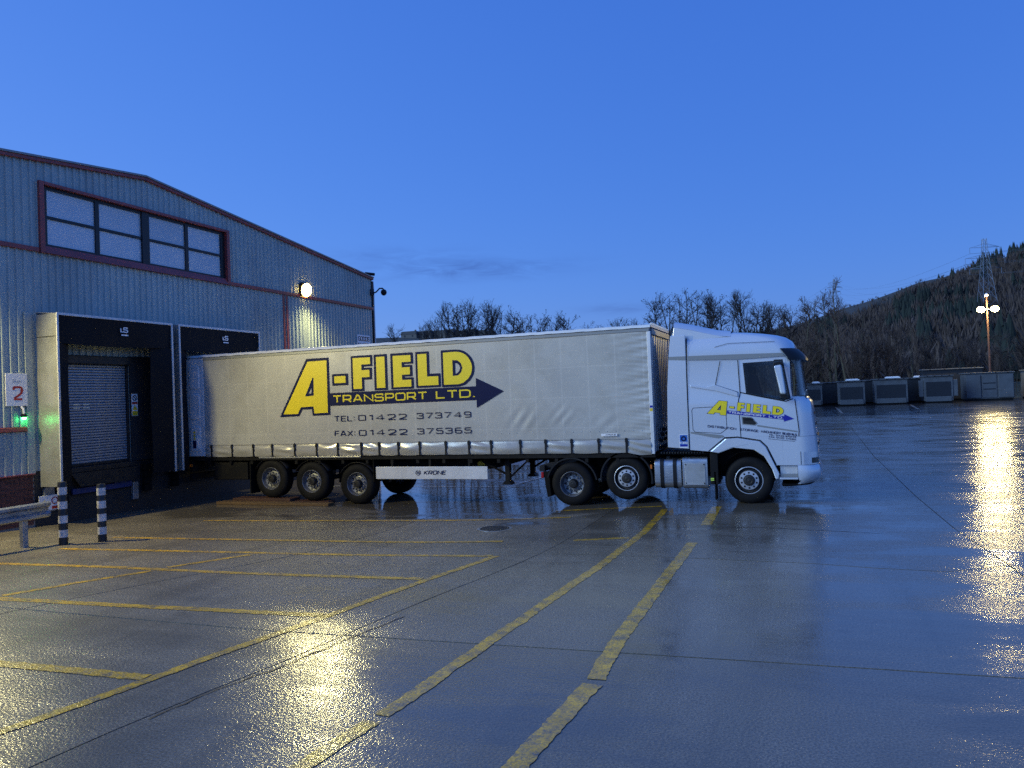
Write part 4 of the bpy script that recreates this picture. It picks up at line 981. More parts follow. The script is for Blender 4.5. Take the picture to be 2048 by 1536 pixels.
# livery of the trailer (measured outlines, metres)
LET = {
 'A': ([(-13.63, 2.23), (-12.71, 3.79), (-12.0, 3.79), (-12.0, 2.25), (-12.56, 2.24), (-12.58, 2.42), (-12.89, 2.42), (-13.0, 2.24)], [(-13.51, 2.30), (-12.67, 3.71), (-12.06, 3.72), (-12.07, 2.31), (-12.5, 2.30), (-12.52, 2.49), (-12.93, 2.48), (-13.04, 2.30)], [(-12.525, 3.27), (-12.49, 3.27), (-12.50, 2.78), (-12.78, 2.77)], [(-12.57, 3.03), (-12.57, 2.85), (-12.68, 2.84)]),
 '-': ([(-11.9, 3.335), (-11.41, 3.335), (-11.41, 3.03), (-11.9, 3.03)], [(-11.83, 3.275), (-11.48, 3.275), (-11.48, 3.09), (-11.83, 3.09)], None, None),
 'F': ([(-11.3, 3.79), (-10.65, 3.79), (-10.66, 3.495), (-10.92, 3.495), (-10.92, 3.46), (-10.67, 3.46), (-10.68, 3.15), (-10.92, 3.15), (-10.92, 2.85), (-11.3, 2.85)], [(-11.24, 3.73), (-10.71, 3.73), (-10.71, 3.55), (-10.98, 3.55), (-10.98, 3.40), (-10.74, 3.40), (-10.74, 3.21), (-10.98, 3.21), (-10.98, 2.91), (-11.24, 2.91)], None, None),
 'I': ([(-10.6, 3.79), (-10.215, 3.79), (-10.215, 2.855), (-10.6, 2.855)], [(-10.53, 3.725), (-10.275, 3.725), (-10.275, 2.91), (-10.53, 2.91)], None, None),
 'E': ([(-10.1, 3.79), (-9.45, 3.79), (-9.45, 3.505), (-9.71, 3.505), (-9.71, 3.47), (-9.48, 3.47), (-9.48, 3.18), (-9.71, 3.18), (-9.71, 3.15), (-9.45, 3.15), (-9.45, 2.86), (-10.1, 2.86)], [(-10.03, 3.725), (-9.51, 3.725), (-9.51, 3.55), (-9.775, 3.55), (-9.775, 3.415), (-9.54, 3.415), (-9.54, 3.225), (-9.775, 3.225), (-9.775, 3.09), (-9.51, 3.09), (-9.51, 2.91), (-10.03, 2.91)], None, None),
 'L': ([(-9.37, 3.79), (-8.99, 3.79), (-8.99, 3.215), (-8.68, 3.215), (-8.68, 2.87), (-9.37, 2.87)], [(-9.31, 3.73), (-9.05, 3.73), (-9.05, 3.145), (-8.735, 3.145), (-8.735, 2.92), (-9.31, 2.92)], None, None),
 'D': ([(-8.64, 3.79), (-8.21, 3.79), (-8.1, 3.775), (-8.0, 3.74), (-7.91, 3.68), (-7.84, 3.61), (-7.79, 3.54), (-7.75, 3.44), (-7.735, 3.325), (-7.745, 3.22), (-7.78, 3.12), (-7.87, 3.0), (-8.0, 2.9), (-8.15, 2.86), (-8.64, 2.86)], [(-8.58, 3.73), (-8.23, 3.735), (-8.12, 3.72), (-8.02, 3.685), (-7.95, 3.64), (-7.89, 3.58), (-7.84, 3.5), (-7.805, 3.42), (-7.79, 3.325), (-7.80, 3.24), (-7.83, 3.15), (-7.91, 3.04), (-8.04, 2.95), (-8.17, 2.915), (-8.58, 2.915)], [(-8.325, 3.53), (-8.18, 3.515), (-8.09, 3.44), (-8.05, 3.325), (-8.09, 3.21), (-8.18, 3.135), (-8.325, 3.13)], [(-8.265, 3.46), (-8.2, 3.45), (-8.14, 3.395), (-8.115, 3.325), (-8.145, 3.245), (-8.21, 3.19), (-8.265, 3.185)]),
}
BAR = [(-11.998, 2.83), (-7.7, 2.845), (-7.7, 3.05), (-6.97, 2.70), (-7.7, 2.31), (-7.7, 2.505), (-11.998, 2.49)]
DV = NV - .012
def livery(parent, fn, thin, bar_mat, txt_mat, full=True):
    ou = MB(); ye = MB()
    for k, (o, y, h, s) in LET.items():
        if thin:   # cab version: slimmer dark outline
            c = (sum(p[0] for p in y) / len(y), sum(p[1] for p in y) / len(y)); o = [(p[0] * .45 + q[0] * .55, p[1] * .45 + q[1] * .55) for p, q in zip(o, y)] if len(o) == len(y) else o
        ou.poly(o, [s] if s else [], lambda a, b: fn(a, b, 0)); ye.poly(y, [h] if h else [], lambda a, b: fn(a, b, .0015))
    ou.build('letter_outline', G['navy'], parent); ye.build('big_lettering', G['yellow_print'], parent)
    MB().poly(BAR, [], lambda a, b: fn(a, b, .0004)).build('arrow', bar_mat, parent)
    m = MB(); text(m, 'TRANSPORT', -11.88, 2.555, .215, .2, lambda a, b, d: fn(a, b, .0022 + d), width=2.80, gap=.34); m.build('word', txt_mat, parent); m = MB(); text(m, 'LTD.', -8.80, 2.565, .215, .2, lambda a, b, d: fn(a, b, .0022 + d), width=1.05, gap=.34); m.build('word', txt_mat, parent)
livery(tr, lambda a, b, d: (a, DV - d, b), False, G['navy'], G['yellow_print'])
m = MB(); f_ = lambda a, b, d: (a, DV - d, b)
for y, n1, n2 in ((2.06, 'TEL:', '373749'), (1.665, 'FAX:', '375365')):
    text(m, n1, -11.87, y, .155, .16, f_, width=.62, gap=.42); text(m, '01422', -11.12, y + .005, .155, .16, f_, width=1.42, gap=.55); text(m, n2, -9.38, y + .012, .155, .16, f_, width=1.50, gap=.50)
m.build('phone_lettering', G['navy'], tr)

# ------------------------------------------------------------------ tractor unit
TV = 17.70; TC = TV + 1.24
tk = thing('tractor_unit', 'silver tractor unit with high roof cab coupled to the trailer', 'truck', (-2.5, TC, 0))
def outline(u_r, u_f, cl, hw, n=10, off=0.):
    """plan outline from rear near corner, along the near side, round the front, to the rear far corner"""
    pts = []
    cw = .46
    for k in range(4): pts.append((u_r + (u_f - cl - u_r) * k / 4, -hw - off))
    for k in range(n + 1):
        t = k / n * math.pi / 2; pts.append((u_f - cl + cl * math.sin(t) * 1.0 + off * math.sin(t), -hw + cw * (1 - math.cos(t)) - off * math.cos(t)))
    for k in range(1, 6):
        q = k / 6; pts.append((u_f + off + .03 * math.sin(math.pi * q), -(hw - cw) + 2 * (hw - cw) * q))
    for k in range(n, -1, -1):
        t = k / n * math.pi / 2; pts.append((u_f - cl + cl * math.sin(t) + off * math.sin(t), hw - cw * (1 - math.cos(t)) + off * math.cos(t)))
    for k in range(3, -1, -1): pts.append((u_r + (u_f - cl - u_r) * k / 4, hw + off))
    return pts
SL = [(1.47, -2.52, .155, .36, 1.24), (1.70, -2.52, .135, .35, 1.24), (1.95, -2.52, .11, .34, 1.24), (2.20, -2.52, .07, .33, 1.24), (2.27, -2.52, .02, .31, 1.238), (2.31, -2.52, -.01, .30, 1.234), (2.7, -2.52, -.06, .30, 1.226), (3.14, -2.52, -.11, .30, 1.216),
      (3.22, -2.52, -.15, .33, 1.222), (3.34, -2.52, -.20, .36, 1.226), (3.46, -2.52, -.235, .40, 1.22), (3.55, -2.52, -.29, .44, 1.205), (3.63, -2.52, -.40, .50, 1.18), (3.69, -2.52, -.58, .55, 1.14), (3.745, -2.52, -.85, .55, 1.08), (3.79, -2.5, -1.15, .55, 1.0), (3.825, -2.48, -1.5, .5, .88), (3.845, -2.4, -1.75, .3, .65)]
def slice_at(z):
    for a, b in zip(SL, SL[1:]):
        if a[0] <= z <= b[0]:
            t = (z - a[0]) / (b[0] - a[0]); return tuple(p + (q - p) * t for p, q in zip(a, b))
    return SL[0] if z < SL[0][0] else SL[-1]
def loft(slices, name, mt, parent, capt=True, off=0., smooth=32):
    m = MB(); rings = [[(p[0], TC + p[1], s[0]) for p in outline(s[1], s[2], s[3], s[4], off=off)] for s in slices]; n = len(rings[0])
    m.add([p for r_ in rings for p in r_], [(k * n + i, k * n + (i + 1) % n, (k + 1) * n + (i + 1) % n, (k + 1) * n + i) for k in range(len(rings) - 1) for i in range(n)])
    if capt: m.f += [tuple(range(n)), tuple(range((len(rings) - 1) * n, len(rings) * n))]
    return m.build(name, mt, parent, smooth=smooth)
cab = loft(SL, 'cab_body', G['cab'], tk)
SIDEWIN = [(-1.285, 3.08), (-.50, 3.105), (-.385, 2.30), (-.51, 2.262), (-1.245, 2.445)]
def cut(ob, mb):
    cu = mb.build('cutter', None); md = ob.modifiers.new('cut', 'BOOLEAN'); md.object = cu; md.operation = 'DIFFERENCE'; md.solver = 'EXACT'
    dg = bpy.context.evaluated_depsgraph_get(); me = bpy.data.meshes.new_from_object(ob.evaluated_get(dg)); ob.modifiers.clear(); ob.data = me
    if not me.materials: me.materials.append(G['cab'])
    bpy.data.objects.remove(cu)
# hollow the shell: a smaller cavity, then the door windows and the windscreen
cut(cab, MB().box(-2.40, -.42, TV + .09, TV + 2.39, 1.6, 3.14))
cut(cab, MB().prism([(-.43, 1.75), (-.02, 1.75), (-.02, 2.28), (-.30, 3.14), (-.43, 3.14)], 1, TV + .2, TV + 2.28))
cut(cab, MB().prism(SIDEWIN, 1, TV - .5, TV + 3.0))
cut(cab, MB().box(-.335, .5, TV - .5, TV + 3, 2.325, 3.118))
for p in cab.data.polygons: p.use_smooth = True
cab.data.set_sharp_from_angle(angle=R(32))
loft([(.85, -.55, .17, .36, 1.24), (1.0, -.55, .178, .36, 1.24), (1.2, -.55, .17, .36, 1.24), (1.465, -.55, .155, .36, 1.24)], 'front_lower_body', G['cab'], tk)
for s in (0, 1):
    a, b = (TV + .0, TV + .11) if s == 0 else (TV + 2.37, TV + 2.48)
    MB().prism([(-2.52, 1.469), (-2.52, 1.20), (-2.09, 1.16), (-1.74, 1.45), (-1.48, 1.46), (-1.02, 1.38), (-.89, 1.25), (-.70, .85), (-.551, .85), (-.551, 1.469)], 1, a, b).build('lower_side_panel', G['cab'], tk)
    a, b = (TV - .03, TV + .16) if s == 0 else (TV + 2.32, TV + 2.51)
    MB().prism([(-2.09, 1.155), (-1.745, 1.44), (-1.48, 1.452), (-1.02, 1.372), (-.895, 1.245), (-.64, .66), (-.66, .55), (-.72, .55), (-.79, .77), (-.94, 1.04), (-1.15, 1.19), (-1.58, 1.24), (-1.90, 1.12)], 1, a, b).build('wheel_arch', G['cab'], tk, bevel=.018)
    m = MB(); m.grid(20, 1, lambda q, w: (-1.28 + .60 * math.cos(R(-5 + 190 * q)), (a + .005 if s == 0 else b - .005) + (.45 if s == 0 else -.45) * w, .56 + .60 * math.sin(R(-5 + 190 * q)) * .99))
    m.build('arch_liner', G['plastic_black'], tk, smooth=60)
    # side extender behind the cab
    y0, y1 = (TV + .004, TV + .05) if s == 0 else (TV + 2.43, TV + 2.476)
    MB().prism([(-2.535, 1.22), (-3.02, 1.26), (-3.0, 2.02), (-2.98, 2.61), (-2.92, 3.35), (-2.87, 3.79), (-2.535, 3.80)], 1, y0, y1).build('side_extender', G['cab'], tk, bevel=.012)
cbox('cab_rear_wall', G['chassis'], tk, (-2.56, -2.525, TV + .06, TV + 2.42, 1.2, 3.7))
rd = MB()   # roof deflector, arched across
PR = [(-2.86, 3.80), (-2.80, 4.13), (-2.45, 4.055), (-2.1, 3.955), (-1.85, 3.885), (-1.55, 3.84)]
rd.grid(5, 16, lambda a, b: ((lambda p: (p[0], TC - 1.14 + 2.28 * b, p[1] - (.0 if .12 < b < .88 else (.14 if b < .01 or b > .99 else .03)) * 1.0))(PR[round(a * 5)])))
rd.build('roof_deflector', G['cab'], tk, smooth=40)
for s in (-1, 1):
    v = TC + s * 1.14
    MB().prism([(-2.86, 3.66), (-2.80, 4.0), (-2.45, 3.92), (-1.85, 3.76), (-1.6, 3.70), (-2.5, 3.62)], 1, min(v, v - s * .05), max(v, v - s * .05)).build('deflector_side', G['cab'], tk, bevel=.02)
SV = TV - .0035
def plate(pts, name, mt, d=.003, parent=None, depth=.012):
    return MB().prism(pts, 1, TV - d, TV - d + depth).build(name, mt, parent or cab)
def strip(pts, w, name, mt, d=.002, closed=False, parent=None):
    m = MB()
    for q in stroke2d(pts, closed, w): m.add([(v.x, TV - d, v.y) for v in q], [(0, 1, 2, 3)])
    return m.build(name, mt, parent or cab)
# side glazing follows the inward lean of the cab above the waist
def sidev(z): return TC - slice_at(z)[4]
def skinpoly(pts, name, mt, d, parent, holes=()):
    m = MB(); m.poly(pts, list(holes), lambda a, b: (a, sidev(b) - d, b)); return m.build(name, mt, parent)
door_ = skinpoly([(-1.39, 3.165), (-.43, 3.155), (-.31, 2.33), (-.44, 2.24), (-1.36, 2.46)], 'door_window_frame', G['cab'], .004, cab, [SIDEWIN])
skinpoly([(-1.31, 3.10), (-.66, 3.115), (-.66, 3.14), (-.475, 3.14), (-.345, 2.285), (-.50, 2.235), (-1.265, 2.42)], 'window_seal', G['frame_black'], .006, door_, [SIDEWIN])
skinpoly(SIDEWIN, 'side_window', G['clear_glass'], .002, door_)
m = MB(); m.poly(SIDEWIN, [], lambda a, b: (a, 2 * TC - sidev(b) + .002, b)); m.build('side_window', G['clear_glass'], cab)
for v_ in (TV + .35, TV + 1.6):   # seats and wheel seen through the glass
    st_ = MB().prism([(-1.05, 1.75), (-.95, 2.2), (-1.1, 2.85), (-1.22, 2.86), (-1.30, 2.2), (-1.32, 1.75)], 1, v_, v_ + .52).build('seat', G['seat'], tk, bevel=.05)
    cbox('head_rest', G['seat'], st_, (-1.24, -1.13, v_ + .12, v_ + .40, 2.87, 3.04), .04); cbox('cushion', G['seat'], st_, (-1.0, -.62, v_, v_ + .52, 1.85, 2.05), .05)
cbox('dashboard', G['seat'], tk, (-.50, -.10, TV + .22, TV + 2.26, 1.9, 2.27), .06)
sw = [(-.60 + .07 * math.sin(t), TV + 1.86 + .22 * math.cos(t), 2.30 + .21 * math.sin(t)) for t in np.linspace(0, 2 * math.pi, 21)]
MB().tube(sw, .018, 6, cap=False).build('steering_wheel', G['plastic_black'], tk, smooth=60)
strip([(-1.41, 3.17), (-1.39, 2.43), (-1.43, 2.29), (-1.41, 1.47)], .017, 'door_gap', G['seam'])
strip([(-1.39, 2.455), (-1.0, 2.355), (-.45, 2.225), (-.30, 2.28)], .02, 'waist_gap', G['seam'], .0025)
strip([(-.262, 2.27), (-.205, 1.6), (-.215, 1.47)], .016, 'front_gap', G['seam'], .012)
strip([(-2.50, 3.72), (-2.53, 2.9), (-2.535, 1.22)], .016, 'rear_gap', G['seam'], .008)
plate([(-2.5, 3.315), (-1.44, 3.30), (-.50, 3.28), (-.43, 3.205), (-1.39, 3.185), (-2.5, 3.225)], 'grey_band', G['cab_grey'], .004, depth=.03)
MB().prism([(-2.92, 3.32), (-2.545, 3.315), (-2.545, 3.225), (-2.92, 3.25)], 1, TV - .004, TV + .02).build('grey_band', G['cab_grey'], cab)
strip([(-1.79, 3.165), (-1.91, 2.64), (-1.43, 2.46)], .014, 'panel_gap', G['seam'])
MB().prism([(-2.46, 2.66), (-2.11, 2.60), (-1.92, 2.645), (-1.44, 2.46), (-1.44, 2.36), (-1.95, 2.52), (-2.46, 2.62)], 1, TV - .02, TV + .01).build('shoulder_crease', G['cab'], cab, bevel=.009)
strip([(-1.9, 3.60 - .12), (-1.6, 3.52 + .03), (-.62, 3.535)], .008, 'roof_crease', G['seam'], -.004)
MB().prism([(-1.06, 1.735), (-.24, 1.585), (-.24, 1.555), (-1.06, 1.70)], 1, TV - .006, TV + .01).build('door_rubbing_strip', G['cab_grey'], cab, bevel=.003)
MB().prism([(-2.5, 1.575), (-1.90, 1.45), (-1.76, 1.48), (-1.80, 1.52), (-2.5, 1.61)], 1, TV - .008, TV + .01).build('lower_crease', G['cab_grey'], cab, bevel=.004)
strip([(-2.42, 2.14), (-1.76, 2.16), (-1.71, 2.11), (-1.70, 1.66), (-1.84, 1.56), (-2.40, 1.60), (-2.44, 1.66), (-2.45, 2.09)], .011, 'locker_gap', G['seam'], closed=True)
strip([(-2.12, 1.165), (-1.755, 1.462), (-1.48, 1.474), (-1.01, 1.393), (-.875, 1.255), (-.70, .86)], .022, 'arch_gap', G['seam'], .0035)
hd = plate([(-1.385, 1.925), (-1.17, 1.905), (-1.045, 1.77), (-1.09, 1.715), (-1.37, 1.745)], 'door_handle', G['cab_grey'], .004)
plate([(-1.36, 1.905), (-1.18, 1.89), (-1.07, 1.77), (-1.11, 1.735), (-1.35, 1.765)], 'handle_recess', G['hole'], .006, hd, .003)
MB().box(-1.33, -1.14, TV - .022, TV - .007, 1.845, 1.875).build('grip', G['plastic_black'], hd, bevel=.004)
# windscreen, visor, headlights, all wrapped round the front
def wrap(zs_, off, i0, i1, name, mt, parent):
    m = MB(); rows = []
    for z, o in zip(zs_, off):
        s = slice_at(z) if z >= 1.47 else (z, -.55, .175, .36, 1.24); pts = outline(s[1], s[2], s[3], s[4], off=o)
        rows.append([(p[0], TC + p[1], z) for p in pts[i0:i1]])
    n = len(rows[0]); m.add([p for r_ in rows for p in r_], [(k * n + i, k * n + i + 1, (k + 1) * n + i + 1, (k + 1) * n + i) for k in range(len(rows) - 1) for i in range(n - 1)])
    return m.build(name, mt, parent, smooth=50)
no = len(outline(-2.5, 0, .3, 1.2))
ws = wrap([2.32, 2.5, 2.7, 2.9, 3.12], [.005] * 5, 7, no - 7, 'windscreen', G['clear_glass'], cab)
wrap([3.38, 3.36, 3.28, 3.18, 3.11, 3.115, 3.17], [.004, .05, .10, .13, .12, .09, .004], 5, no - 5, 'sun_visor', G['plastic_black'], cab)
hl = wrap([.86, 1.0, 1.13], [.006] * 3, 5, 13, 'headlight', G['chrome'], cab)
strip([(-.19, 1.14), (-.19, .86)], .01, 'lamp_gap', G['seam'], .004)
wrap([.885, .95, 1.0], [.011] * 3, 8, 13, 'lamp_lens', G['glass'], hl)
hl2 = wrap([.86, 1.0, 1.13], [.006] * 3, no - 13, no - 5, 'headlight', G['chrome'], cab)
for k, z in enumerate((1.25, 1.45, 1.68, 1.92)): wrap([z, z + .05], [.006, .006], 13, no - 13, 'grille_bar', G['plastic_black'], cab)
bump = loft([(.44, -.20, .02, .30, 1.20), (.52, -.24, .16, .36, 1.235), (.60, -.26, .215, .40, 1.25), (.71, -.26, .235, .42, 1.25), (.80, -.26, .20, .40, 1.245), (.845, -.26, .175, .38, 1.235)], 'bumper', G['cab'], tk, smooth=28)
loft([(.385, -.58, -.2, .3, 1.16), (.41, -.60, .02, .34, 1.19), (.438, -.6, .06, .34, 1.2)], 'front_spoiler', G['plastic_black'], tk)
st = cbox('entry_step', G['cab_grey'], tk, (-.63, -.265, TV + .02, TV + .25, .585, .66), .01); cbox('step_back', G['alu_edge'], st, (-.62, -.27, TV + .06, TV + .10, .661, .845)); cbox('step_lip', G['cab'], st, (-.64, -.262, TV - .008, TV + .06, .54, .583), .008)
# door mirror on its arm
mi = MB(); mi.prism([(-.655, 3.0), (-.50, 3.02), (-.455, 2.65), (-.43, 2.38), (-.545, 2.39), (-.585, 2.62)], 1, TV - .30, TV - .14); mr_ = mi.build('door_mirror', G['cab'], tk, bevel=.035, seg=3)
MB().prism([(-.66, 3.07), (-.47, 3.08), (-.47, 3.03), (-.66, 3.02)], 1, TV - .25, TV + .03).build('mirror_arm', G['plastic_black'], mr_, bevel=.01); MB().prism([(-.56, 2.375), (-.42, 2.37), (-.36, 2.29), (-.55, 2.30)], 1, TV - .22, TV + .02).build('mirror_arm', G['plastic_black'], mr_, bevel=.01)
mi = MB(); mi.prism([(-.655, 3.0), (-.50, 3.02), (-.455, 2.65), (-.43, 2.38), (-.545, 2.39), (-.585, 2.62)], 1, TV + 2.62, TV + 2.78); mi.build('door_mirror', G['cab'], tk, bevel=.035)
# livery on the cab door
A_ = np.array([[-13.63, 2.23, 1], [-7.74, 3.3, 1], [-6.97, 2.70, 1], [-12.0, 2.25, 1], [-12.71, 3.79, 1], [-8.64, 3.79, 1]]); B_ = np.array([[-2.13, 2.0], [-.49, 2.03], [-.30, 1.83], [-1.71, 1.95], [-1.86, 2.30], [-.72, 2.14]])
AF = np.linalg.lstsq(A_, B_, rcond=None)[0]
def cabfn(a, b, d):
    q = np.array([a, b, 1]) @ AF; return (float(q[0]), TV - .0075 - d * .6, float(q[1]))
livery(cab, cabfn, True, G['blue_print'], G['sign_white'])
def slopefn(u0, z0, u1, z1):
    k = (z1 - z0) / (u1 - u0)
    return lambda a, b, d: (a, TV - .0075 - d * .3, b + k * (a - u0))
m = MB(); f1 = slopefn(-2.11, 1.72, -.28, 1.495)
text(m, 'DISTRIBUTION', -2.11, 1.70, .056, .2, f1, width=.60, gap=.5); text(m, 'STORAGE+', -1.42, 1.70, .056, .2, f1, width=.40, gap=.5); text(m, 'MACHINERY', -.98, 1.70, .056, .2, f1, width=.40, gap=.5); text(m, 'REMOVALS', -.54, 1.70, .056, .2, f1, width=.28, gap=.5)
text(m, 'TEL: 01422 373749', -.82, 1.655, .038, .2, slopefn(-2.11, 1.72, -.28, 1.495), width=.54, gap=.5); text(m, 'FAX: 01422 375365', -.82, 1.607, .038, .2, slopefn(-2.11, 1.72, -.28, 1.495), width=.54, gap=.5)
m.build('small_print', G['navy'], cab)
strip([(-.84, 1.425), (-.30, 1.36)], .007, 'print_rule', G['navy'], .0075)
sk = MB().box(-2.755, -2.56, TV - .002, TV + .002, 1.25, 1.55).build('sticker', G['sign_white'], tk)
cbox('blue_field', G['sign_blue'], sk, (-2.745, -2.57, TV - .004, TV - .0025, 1.275, 1.54)); m = MB()
for k in range(20): m.add([(-2.657 + math.cos(t) * rr, TV - .0055, 1.455 + math.sin(t) * rr) for t in (k * math.pi / 10, (k + 1) * math.pi / 10) for rr in (.028, .062)], [(0, 1, 3, 2)])
m.build('roundel', G['navy'], sk); m = MB(); text(m, 'FORS', -2.735, 1.335, .05, .22, lambda a, b, d: (a, TV - .0055 - d, b), width=.155); m.build('sticker_word', G['sign_white'], sk)
cbox('purple_foot', G['blue_print'], sk, (-2.735, -2.58, TV - .0055, TV - .0042, 1.285, 1.32))
# tanks
def rbox(u0, u1, v0, v1, z0, z1, r_):
    p = rounded([(v0, z0), (v1, z0), (v1, z1), (v0, z1)], r_, True); return MB().prism(p, 0, u0, u1)
tank = rbox(-3.35, -2.745, TV + .02, TV + .62, .33, .99, .15).build('fuel_tank', G['tank'], tk, smooth=40, bevel=.02)
for u in (-3.22, -2.93): rbox(u, u + .085, TV + .006, TV + .634, .315, 1.005, .16).build('tank_strap', G['plastic_black'], tank, smooth=40)
MB().lathe([(.05, 0), (.05, .05), (.03, .06)], (-3.05, TV + .2, .99), 2, 14).build('filler_cap', G['plastic_black'], tank)
bx = rbox(-2.715, -2.16, TV + .02, TV + .62, .33, 1.02, .09).build('battery_box', G['tank'], tk, smooth=40, bevel=.02)
pn = MB().box(-2.665, -2.21, TV + .006, TV + .019, .41, .90).build('box_lid', G['alu'], bx, bevel=.012)
for (a, b) in ((-2.64, .87), (-2.235, .87), (-2.64, .45), (-2.235, .45)): MB().lathe([(.016, .0), (.016, -.006), (.001, -.008)], (a, TV + .0055, b), 1, 10).build('lid_bolt', G['hole'], pn)
cbox('lid_ridge', G['alu_edge'], pn, (-2.64, -2.24, TV - .0, TV + .0055, .425, .435))
# catwalk, frame, fifth wheel, steps
cw = cbox('catwalk', G['chassis'], tk, (-4.0, -2.1, TV + .25, TV + 2.2, 1.08, 1.115))
for k in range(16): cbox('tread', G['steel_dark'], cw, (-3.2 + k * .062, -3.17 + k * .062, TV + .08, TV + .9, 1.116, 1.15))
for v in (18.50, 19.34): cbox('frame_rail', G['chassis'], tk, (-6.15, -.5, v, v + .09, .66, .96), .01)
fwp = MB().prism([(-5.9, .99), (-5.2, 1.03), (-4.6, 1.03), (-4.6, .965), (-5.9, .965)], 1, 18.5, 19.4).build('fifth_wheel', G['steel_dark'], tk, bevel=.01)
cbox('engine_block', G['chassis'], tk, (-2.3, -.3, 18.2, 19.7, .55, 1.3)); cbox('step_panel', G['chassis'], tk, (-2.10, -1.93, TV + .04, TV + .5, .42, 1.12), .01); cbox('mudflap', G['rubber'], tk, (-2.02, -1.99, TV + .04, TV + .36, .08, .7))
for k in range(2): cbox('reflective_tape', G['lime'], tk, (-2.10, -2.03, TV + .033, TV + .039, .505 + k * .035, .53 + k * .035))
for k in range(5): MB().tube([(-3.35 + .02 * k, 18.3 + .1 * k, 1.2), (-3.2 + .03 * k, 18.2 + .12 * k, 1.28 + .03 * math.sin(k)), (-3.0, 18.3 + .12 * k, 1.2), (-2.7, 18.3 + .1 * k, 1.5)], .02, 6).build('air_line', G['plastic_black'], tk, smooth=60)
# wheels and mudguards
wheel(tk, (-1.28, TV + .03, .515), .515, 'flat', 1, .30); wheel(tk, (-1.28, TV + 2.45, .515), .515, 'flat', -1, .30)
wheel(tk, (-4.01, TV + .04, .555), .50, 'flat', 1, .30); wheel(tk, (-4.01, TV + 2.44, .555), .50, 'flat', -1, .30)
zd = gz(-5.33, 17.8) + .512
wheel(tk, (-5.33, TV + .02, zd), .515, 'deep', 1, .27, True); wheel(tk, (-5.33, TV + 2.46, zd), .515, 'deep', -1, .27, True)
for u, z in ((-1.28, .515), (-4.01, .555), (-5.33, zd)): MB().tube([(u, TV + .3, z), (u, TV + 2.18, z)], .08, 10).build('axle', G['chassis'], tk, smooth=40)
for (u, z, r_, a0_, a1_) in ((-5.33, zd, .60, 10, 165), (-4.01, .555, .585, -12, 188)):
    for s in (0, 1):
        v0 = TV + .0 if s == 0 else TV + 1.86
        m = MB(); n = 22
        for rr, o in ((r_, 0), (r_ + .035, 0)):
            m.add([(u + rr * math.cos(R(a0_ + (a1_ - a0_) * k / n)), v, z + rr * math.sin(R(a0_ + (a1_ - a0_) * k / n))) for v in (v0, v0 + .62) for k in range(n + 1)], [(k, k + 1, n + 2 + k, n + 1 + k) for k in range(n)])
        b = len(m.v)
        for q in (0, 1):
            e0 = q * (n + 1); m.f += [(e0 + k, e0 + k + 1, 2 * (n + 1) + e0 + k + 1, 2 * (n + 1) + e0 + k) for k in range(n)]
        m.build('mudguard', G['plastic_black'], tk, smooth=40)
        if u < -5: MB().prism([(-6.02, .70), (-5.90, .72), (-5.88, .30), (-5.86, .12), (-5.95, .10), (-6.0, .4)], 1, v0 + .02, v0 + .6).build('rear_flap', G['rubber'], tk)
        if u < -5: MB().prism([(-6.15, .86), (-4.95, 1.12), (-4.62, 1.12), (-4.8, 1.04), (-6.12, .74)], 1, v0 + .15, v0 + .5).build('fender_bridge', G['plastic_black'], tk, bevel=.01)
cbox('tail_lamp', G['red_lens'], tk, (-6.10, -6.03, TV + .01, TV + .3, .56, .70), .01); cbox('tail_lamp_housing', G['plastic_black'], tk, (-6.14, -6.0, TV + .02, TV + .4, .72, .86), .01)
cbox('side_marker', G['amber'], tk, (-3.44, -3.40, TV + .0, TV + .012, .78, .87))

# ------------------------------------------------------------------ equipment cabinets on the far side of the yard
GZF = -.05
def cabinet(u, v, w, h, d, style, label, rot=0.0):
    t = thing('equipment_cabinet', label, 'cabinet', (u, v, GZF), 'grey steel cabinets stored across the yard')
    x0, x1, y0, y1, z0 = u - w / 2, u + w / 2, v, v + d, GZF
    bz = z0 + .0
    cbox('base_frame', G['chassis'], t, (x0 + .1, x1 - .1, y0 + .1, y1 - .1, bz, bz + .22))
    cbox('body', G['cab_dark'] if style == 'plain' else G['cab_box'], t, (x0, x1, y0, y1, bz + .221, bz + h - .14), .03)
    lid = cbox('lid', G['cab_box'], t, (x0 - .12, x1 + .12, y0 - .16, y1 + .1, bz + h - .139, bz + h), .03)
    n = 4
    for k in range(n): MB().box(x0 + w * (k + .5) / n - .05, x0 + w * (k + .5) / n + .05, y0 - .24, y0 - .161, bz + h - .1, bz + h - .02).build('lifting_lug', G['steel_dark'], lid)
    if style in ('panel', 'wing'):
        cbox('front_panel', G['cab_dark'], t, (x0 + .22, x1 - .22, y0 - .05, y0 - .001, bz + .75, bz + h - .75), .02)
        cbox('kick_plate', G['cab_box'], t, (x0 + .18, x1 - .18, y0 - .10, y0 - .001, bz + .16, bz + .745), .03)
    if style == 'wing':
        for s in (-1, 1):
            a = x0 - .5 if s < 0 else x1 + .02
            cbox('side_wing', G['cab_box'], t, (a, a + .48, y0 + .1, y0 + .6, bz + .75, bz + h - .55), .03)
    if style == 'ribbed':
        for k in range(3):
            a = x0 + w * k / 3
            cbox('door_leaf', G['cab_box'] if k != 1 else G['cab_box'], t, (a + .08, a + w / 3 - .08, y0 - .07 - (.12 if k != 1 else 0), y0 - .001, bz + .35, bz + h - .3), .03)
        for k in range(2): cbox('louvre', G['cab_dark'], t, (x0 + w / 3 + .2, x0 + 2 * w / 3 - .2, y0 - .085, y0 - .071, bz + 1.3 + k * .7, bz + 1.42 + k * .7))
    return t
